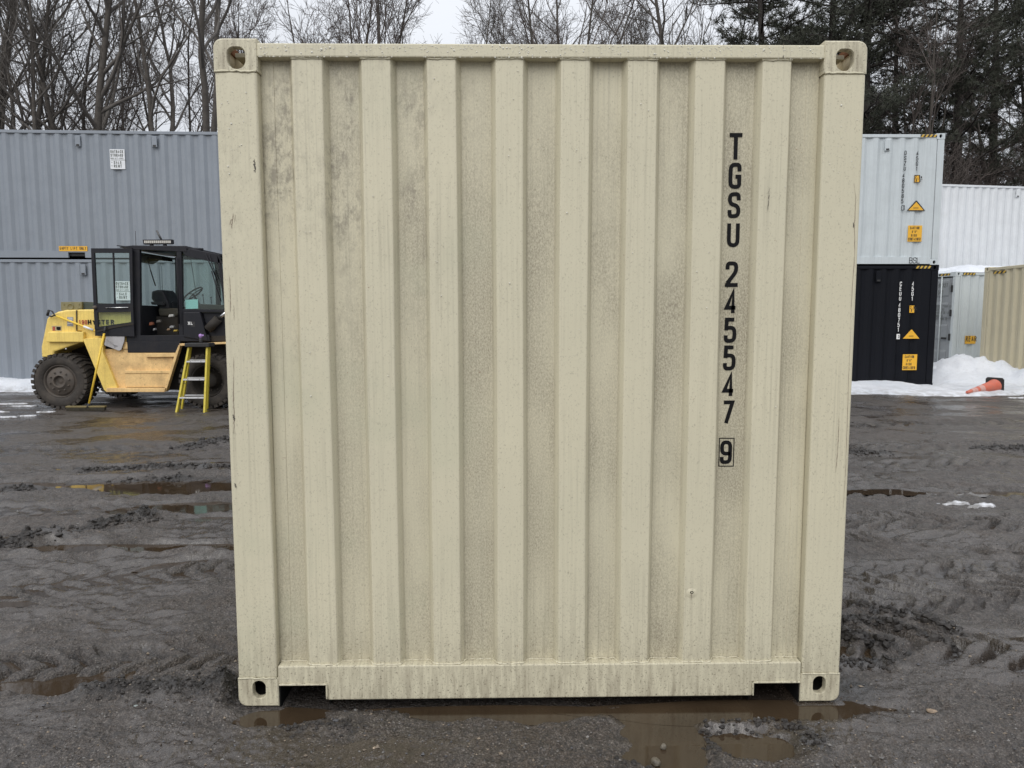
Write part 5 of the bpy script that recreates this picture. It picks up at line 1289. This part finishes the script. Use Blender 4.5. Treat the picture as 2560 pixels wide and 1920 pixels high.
def thin(list_, thr=0.0, t=.014):
    def fn(x, y):
        k = np.zeros_like(x)
        for cx, cy, sx, sy in list_: k = np.maximum(k, gau(x, y, cx, cy, sx, sy))
        k = k-.45+.35*fbm(x/.16, y/.10, 4, 120); return np.where(k > 0, np.minimum(k*.12, t)+.003, -1)
    return fn
snow("snow_patch", -9.2, -7.4, 8.2, 9.3, .02, thin([(-8.35, 8.48, .62, .10), (-7.74, 8.62, .16, .05), (-7.72, 9.05, .18, .05), (-8.6, 9.05, .3, .06)]), ice_mat)
snow("snow_patch", -9.6, -8.1, 9.5, 10.6, .025, thin([(-8.6, 9.8, .3, .06), (-9.1, 10.2, .4, .08)]), ice_mat)
snow("snow_patch", 3.3, 4.2, 2.75, 3.2, .012, thin([(3.62, 3.02, .15, .035), (3.84, 2.97, .10, .025), (3.72, 2.90, .08, .02)]), ice_mat)
snow("snow_patch", 9.3, 10.3, 10.4, 10.85, .02, thin([(9.75, 10.62, .28, .06)]), ice_mat)
# snow lying on the roof of the container with the doors
def roof_snow():
    n_, m_ = 60, 26; mb = MB()
    for j in range(m_):
        for i in range(n_):
            u, v = i/(n_-1), j/(m_-1); X = .10+5.8*u; Y = .02+2.38*v
            e = sst(0, .035, u)*sst(0, .06, 1-u)*sst(-.015, .22, v)*sst(0, .08, 1-v)
            k = e*(.07+.17*sst(0, .22, u)*(1-.35*sst(.3, .6, u)))*(1+.3*float(fbm(np.array([X/.7]), np.array([Y/.7]), 3, 130)[0]))
            c_, s_ = math.cos(rg_), math.sin(rg_)
            mb.v.append((GO[0]+X*c_-Y*s_, GO[1]+X*s_+Y*c_, 2.735+max(k, -.005)))
    for j in range(m_-1):
        for i in range(n_-1): mb.f.append((j*n_+i, j*n_+i+1, (j+1)*n_+i+1, (j+1)*n_+i)); mb.m.append(0); mb.s.append(True)
    o = mb.build("roof_snow", snow_mat); o['kind'] = 'stuff'
roof_snow()

# ------------------------------------------------------------------ trees behind the yard
bark = worn("bark_grey_brown", (.088, .077, .066), .85, (.022, .018, .016), .6, 5)
twig_m = worn("twig_brown", (.115, .103, .092), .85, (.022, .019, .018), .4, 3)
twig_r = worn("twig_reddish", (.110, .090, .080), .85, (.025, .019, .018), .4, 3)
pbark = worn("pine_bark", (.038, .032, .028), .9, (.016, .013, .012), .6, 6)
needle_m = worn("pine_needles", (.055, .062, .046), .7, (.070, .062, .048), .6, 3, spec=.25)
class TB:
    """fast tube collector for branches"""
    def __init__(self): self.V = []; self.F = []; self.n = 0
    def tube(self, P, r, k):
        P = np.asarray(P); m_ = len(P)
        t = np.gradient(P, axis=0); t /= np.linalg.norm(t, axis=1)[:, None]+1e-9
        ref = np.array([1.0, .13, 0]) if abs(t[0][2]) > .6 else np.array([0, 0, 1.0])
        a = np.cross(t, ref); a /= np.linalg.norm(a, axis=1)[:, None]+1e-9; b = np.cross(t, a)
        th = np.arange(k)*2*math.pi/k
        V = P[:, None]+np.asarray(r)[:, None, None]*(np.cos(th)[None, :, None]*a[:, None]+np.sin(th)[None, :, None]*b[:, None])
        self.V.append(V.reshape(-1, 3)); i = np.arange(m_-1)[:, None]*k; j = np.arange(k)[None]; j2 = (j+1) % k
        self.F.append(np.stack([i+j, i+j2, i+k+j2, i+k+j], -1).reshape(-1, 4)+self.n); self.n += m_*k
    def quads(self, V, F): self.V.append(V); self.F.append(F+self.n); self.n += len(V)
    def mesh(self, name, mat, smooth=True):
        V = np.concatenate(self.V).astype(np.float32); Fa = np.concatenate(self.F).astype(np.int32)
        me = bpy.data.meshes.new(name); me.vertices.add(len(V)); me.vertices.foreach_set('co', V.ravel())
        w_ = Fa.shape[1]; me.loops.add(Fa.size); me.loops.foreach_set('vertex_index', Fa.ravel()); me.polygons.add(len(Fa))
        me.polygons.foreach_set('loop_start', (np.arange(len(Fa))*w_).astype(np.int32)); me.polygons.foreach_set('loop_total', np.full(len(Fa), w_, np.int32))
        me.polygons.foreach_set('use_smooth', np.full(len(Fa), smooth)); me.update(calc_edges=True); me.materials.append(mat); return me
def unit(v): return v/(np.linalg.norm(v)+1e-9)
def path(rg, p, d, Ln, n_, wob, up):
    P = [p]; s = Ln/n_
    for i in range(n_):
        d = unit(d+rg.normal(0, wob, 3)+np.array([0, 0, up])); P.append(P[-1]+d*s)
    return np.array(P)
def side(rg, d, ang):
    a = unit(np.cross(d, rg.normal(size=3))); return unit(d*math.cos(ang)+a*math.sin(ang))
def at(P, t):
    x = t*(len(P)-1); i = min(int(x), len(P)-2); return P[i]+(P[i+1]-P[i])*(x-i), unit(P[i+1]-P[i])
def bare_tree(seed, H, stems, r0, spread, nb=16, ns=5, ntw=4, ntl=3, t0=.28):
    rg = np.random.default_rng(seed); T, C_ = TB(), TB()
    fork = rg.uniform(.12, .3)*H if stems > 1 else 0
    base = np.array([0, 0, -.1])
    S = []
    if stems > 1 and spread > .15:
        P = path(rg, base, np.array([0, 0, 1.0]), fork, 4, .03, .05); T.tube(P, np.linspace(r0*1.5, r0*1.15, 5), 9); top = P[-1]
    else: top = base
    for k in range(stems):
        a = 6.28*k/stems+rg.uniform(-.5, .5); ln = (H-top[2])*rg.uniform(.86, 1.05)
        d = unit(np.array([math.cos(a)*spread, math.sin(a)*spread, 1.0])); p = top+np.array([math.cos(a), math.sin(a), 0])*(.12 if stems > 1 else 0)
        P = path(rg, p, d, ln, 14, .055, .035); r = r0*rg.uniform(.75, 1.05)*(1-np.linspace(0, 1, 15))**.8+.012; T.tube(P, r, 8); S.append((P, r, ln))
    for P, r, ln in S:
        for b in range(nb):
            t = t0+(1-t0)*((b+rg.uniform(0, 1))/nb)**.85
            if t > .985: continue
            p, d = at(P, t); rr = float(np.interp(t*14, np.arange(15), r))
            L1 = ((1-t)*ln*.50+1.1)*rg.uniform(.65, 1.2); rb = min(rr*.62, .014+.012*L1)
            B = path(rg, p, side(rg, d, rg.uniform(.45, .95)), L1, 7, .11, .10); C_.tube(B, np.linspace(rb, .009, 8), 5)
            for s in range(ns):
                t2 = .18+.8*(s+rg.uniform(0, 1))/ns; p2, d2 = at(B, min(t2, .99)); L2 = L1*(1-t2*.6)*.46*rg.uniform(.6, 1.25)+.25
                Q = path(rg, p2, side(rg, d2, rg.uniform(.45, .9)), L2, 4, .14, .08); C_.tube(Q, np.linspace(max(rb*.45, .009), .007, 5), 4)
                for w_ in range(ntw):
                    t3 = .2+.78*(w_+rg.uniform(0, 1))/ntw; p3, d3 = at(Q, min(t3, .99)); L3 = L2*.5*rg.uniform(.5, 1.2)+.18
                    W = path(rg, p3, side(rg, d3, rg.uniform(.4, .9)), L3, 2, .16, .06); C_.tube(W, [.0075, .0062, .0045], 3)
                    for z_ in range(ntl):
                        p4, d4 = at(W, rg.uniform(.25, .95)); Z_ = path(rg, p4, side(rg, d4, rg.uniform(.4, .9)), L3*.55+.1, 1, .1, .05); C_.tube(Z_, [.0058, .004], 3)
    return T, C_
def pine(seed, H, r0, t0, dens=1.0):
    rg = np.random.default_rng(seed); T, C_, ND = TB(), TB(), TB()
    P = path(rg, np.array([0, 0, -.1]), np.array([rg.normal(0, .03), rg.normal(0, .03), 1.0]), H, 18, .02, .03); r = r0*(1-np.linspace(0, 1, 19))**.75+.02; T.tube(P, r, 9)
    nv = []
    def clump(p, d, n_=15):
        for i in range(n_):
            v = unit(d*rg.uniform(.2, 1.0)+rg.normal(0, .62, 3)); l = rg.uniform(.13, .26); s = unit(np.cross(v, rg.normal(size=3)))*rg.uniform(.008, .015)
            nv.append((p-s, p+s, p+v*l+s*.3, p+v*l-s*.3))
    z = t0
    while z < .985:
        for b in range(rg.integers(3, 6)):
            if rg.random() < .12: continue
            p, d = at(P, min(z+rg.uniform(-.012, .012), .99)); a = rg.uniform(0, 6.28)
            live = z > t0+.06
            L1 = (H*.30*(1-z)**.75*(1.0 if z > t0+.12 else .75)+.6)*rg.uniform(.6, 1.2)
            d1 = unit(np.array([math.cos(a), math.sin(a), rg.uniform(-.05, .40)])); B = path(rg, p, d1, L1, 7, .09, .035)
            C_.tube(B, np.linspace(.020+.009*L1, .010, 8), 4)
            k = int((7+L1*5.2)*dens)
            for s in range(k):
                t2 = .15+.85*(s+rg.uniform(0, 1))/k; p2, d2 = at(B, min(t2, .995)); hz = unit(np.cross(d2, [0, 0, 1]))*(1 if s % 2 else -1)
                L2 = (.25+L1*.30*(1-t2*.75))*rg.uniform(.5, 1.2); Q = path(rg, p2, unit(d2*.75+hz*.8+np.array([0, 0, rg.uniform(-.1, .35)])), L2, 3, .16, .06); C_.tube(Q, np.linspace(.012, .006, 4), 3)
                if not live and rg.random() < .75: continue
                for w_ in range(max(2, int(L2/.16))):
                    t3 = .25+.75*rg.uniform(0, 1); p3, d3 = at(Q, min(t3, .99)); clump(p3, unit(d3+np.array([0, 0, .25])), 8)
        z += .030*rg.uniform(.75, 1.25)
    NV = np.array(nv).reshape(-1, 3); ND.quads(NV, np.arange(len(NV)).reshape(-1, 4))
    return T, C_, ND
bare_src = []
for i, (H, st, r0, sp, nb, tw) in enumerate(((17, 1, .15, 0, 20, twig_m), (19, 2, .13, .16, 14, twig_m), (16, 4, .095, .26, 9, twig_r), (18, 3, .115, .22, 11, twig_m), (15, 6, .07, .34, 7, twig_r), (20, 1, .20, 0, 23, twig_m), (14, 5, .06, .20, 7, twig_r))):
    T, C_ = bare_tree(100+i, H, st, r0, sp, nb)
    bare_src.append((T.mesh("trunk", bark), C_.mesh("crown", tw)))
T, C_ = bare_tree(171, 6.5, 9, .030, .34, 6, 6, 4, 3, .12)
shrub_src = (T.mesh("stem", bark), C_.mesh("crown", twig_r))
pine_src = []
for i, (H, r0, t0) in enumerate(((19, .24, .34), (21, .27, .26), (17, .21, .38))):
    T, C_, ND = pine(300+i, H, r0, t0); pine_src.append((T.mesh("trunk", pbark), C_.mesh("crown", pbark), ND.mesh("needles", needle_m, False)))
def tree(src, name, label, cat, group, loc, rz, sc):
    t = thing(name, label, cat, loc, rz, group, local=True); t.scale = (sc, sc, sc)
    for k, me in zip(("trunk", "crown", "needles"), src):
        o = bpy.data.objects.new(me.name.split('.')[0], me); col.objects.link(o)
        if k == "needles": o.parent = tree.crown
        else: o.parent = t
        if k == "crown": tree.crown = o
    return t
def tx(u, Y): return survey(u, 300, Y)[0]
GB = "leafless trees of the wood behind the containers"
KIND_ = ("slim straight leafless tree ", "two stemmed leafless tree ", "four stemmed spreading leafless tree ", "three stemmed leafless tree ", "fan of many slender bare stems ", "leafless tree with one thick trunk ", "low clump of thin reddish bare stems ")
ZN = ((-40, "at the left end of the grey stack"), (90, "over the far left of the grey stack"), (175, "left of the sale sign, over the grey stack"), (240, "just above the left edge of the sale sign"), (330, "above the sale sign"), (420, "right of the sale sign, over the grey stack"), (545, "over the grey stack beside the cream container"),
      (700, "above the left corner of the cream container"), (950, "above the left half of the cream container"), (1200, "above the middle left of the cream container"), (1370, "above the middle of the cream container"), (1540, "above the middle right of the cream container"), (1700, "above the right half of the cream container"), (1900, "above the painted number of the cream container"),
      (2110, "above the right corner of the cream container"), (2210, "over the pale grey container, by the cream corner"), (2330, "over the end of the pale grey container"), (2450, "over the left end of the white container"), (9999, "over the white container at the right edge"))
def zone(u): return next(z for a, z in ZN if u < a)
SP = [(36, 23, 0, .95), (78, 22, 3, .85), (196, 23, 0, .95), (222, 28, 2, 1.0), (278, 21.5, 5, .85), (392, 22, 1, .85), (450, 28, 4, 1.0),
      (-60, 25, 3, 1.0), (-150, 23, 5, 1), (150, 31, 4, 1.0),
      (660, 30, 2, 1.0), (830, 32, 3, 1.0), (930, 30, 6, 1.25), (1060, 31, 2, 1.0), (1232, 30, 3, .95), (1400, 28, 4, 1.2), (1425, 33, 1, 1.1),
      (1500, 31, 0, .95), (1590, 30, 2, .9), (1682, 28, 5, .85), (1770, 32, 4, 1.1), (2300, 25.5, 6, .95), (2500, 27, 2, .8), (2620, 28, 3, 1)]
rt = np.random.default_rng(77)
for u, Y, k, sc in SP:
    tree(bare_src[k], "bare_tree", KIND_[k]+zone(u), "tree", GB, (tx(u, Y), Y, -.02), rt.uniform(0, 6.28), sc*rt.uniform(.94, 1.06))
t = tree(bare_src[1], "bare_tree", "dark leafless tree with twin trunks just left of the cream container top corner", "tree", None, (tx(527, 19.2), 19.2, -.02), 1.9, .92)
for u, Y, k, sc in ((1905, 28, 0, 1.0), (2060, 25.5, 1, .92), (2182, 26, 0, 1.05), (2240, 31, 2, 1.05), (2396, 25.5, 1, .88), (2500, 29, 0, 1.0), (2640, 27, 2, .95)):
    tree(pine_src[k], "pine_tree", ("dark pine with bare lower trunk ", "tall dark pine with low boughs ", "smaller dark pine ")[k]+zone(u), "tree", "pines behind the right stacks", (tx(u, Y), Y, -.02), rt.uniform(0, 6.28), sc)
for u, Y in ((300, 21.5), (2150, 26.5), (2270, 27.5), (2400, 26.8), (2530, 28)):
    tree(shrub_src, "bare_shrub", "twiggy leafless thicket "+zone(u), "shrub", "leafless thickets at the edge of the wood", (tx(u, Y), Y, -.02), rt.uniform(0, 6.28), rt.uniform(.8, 1.35))
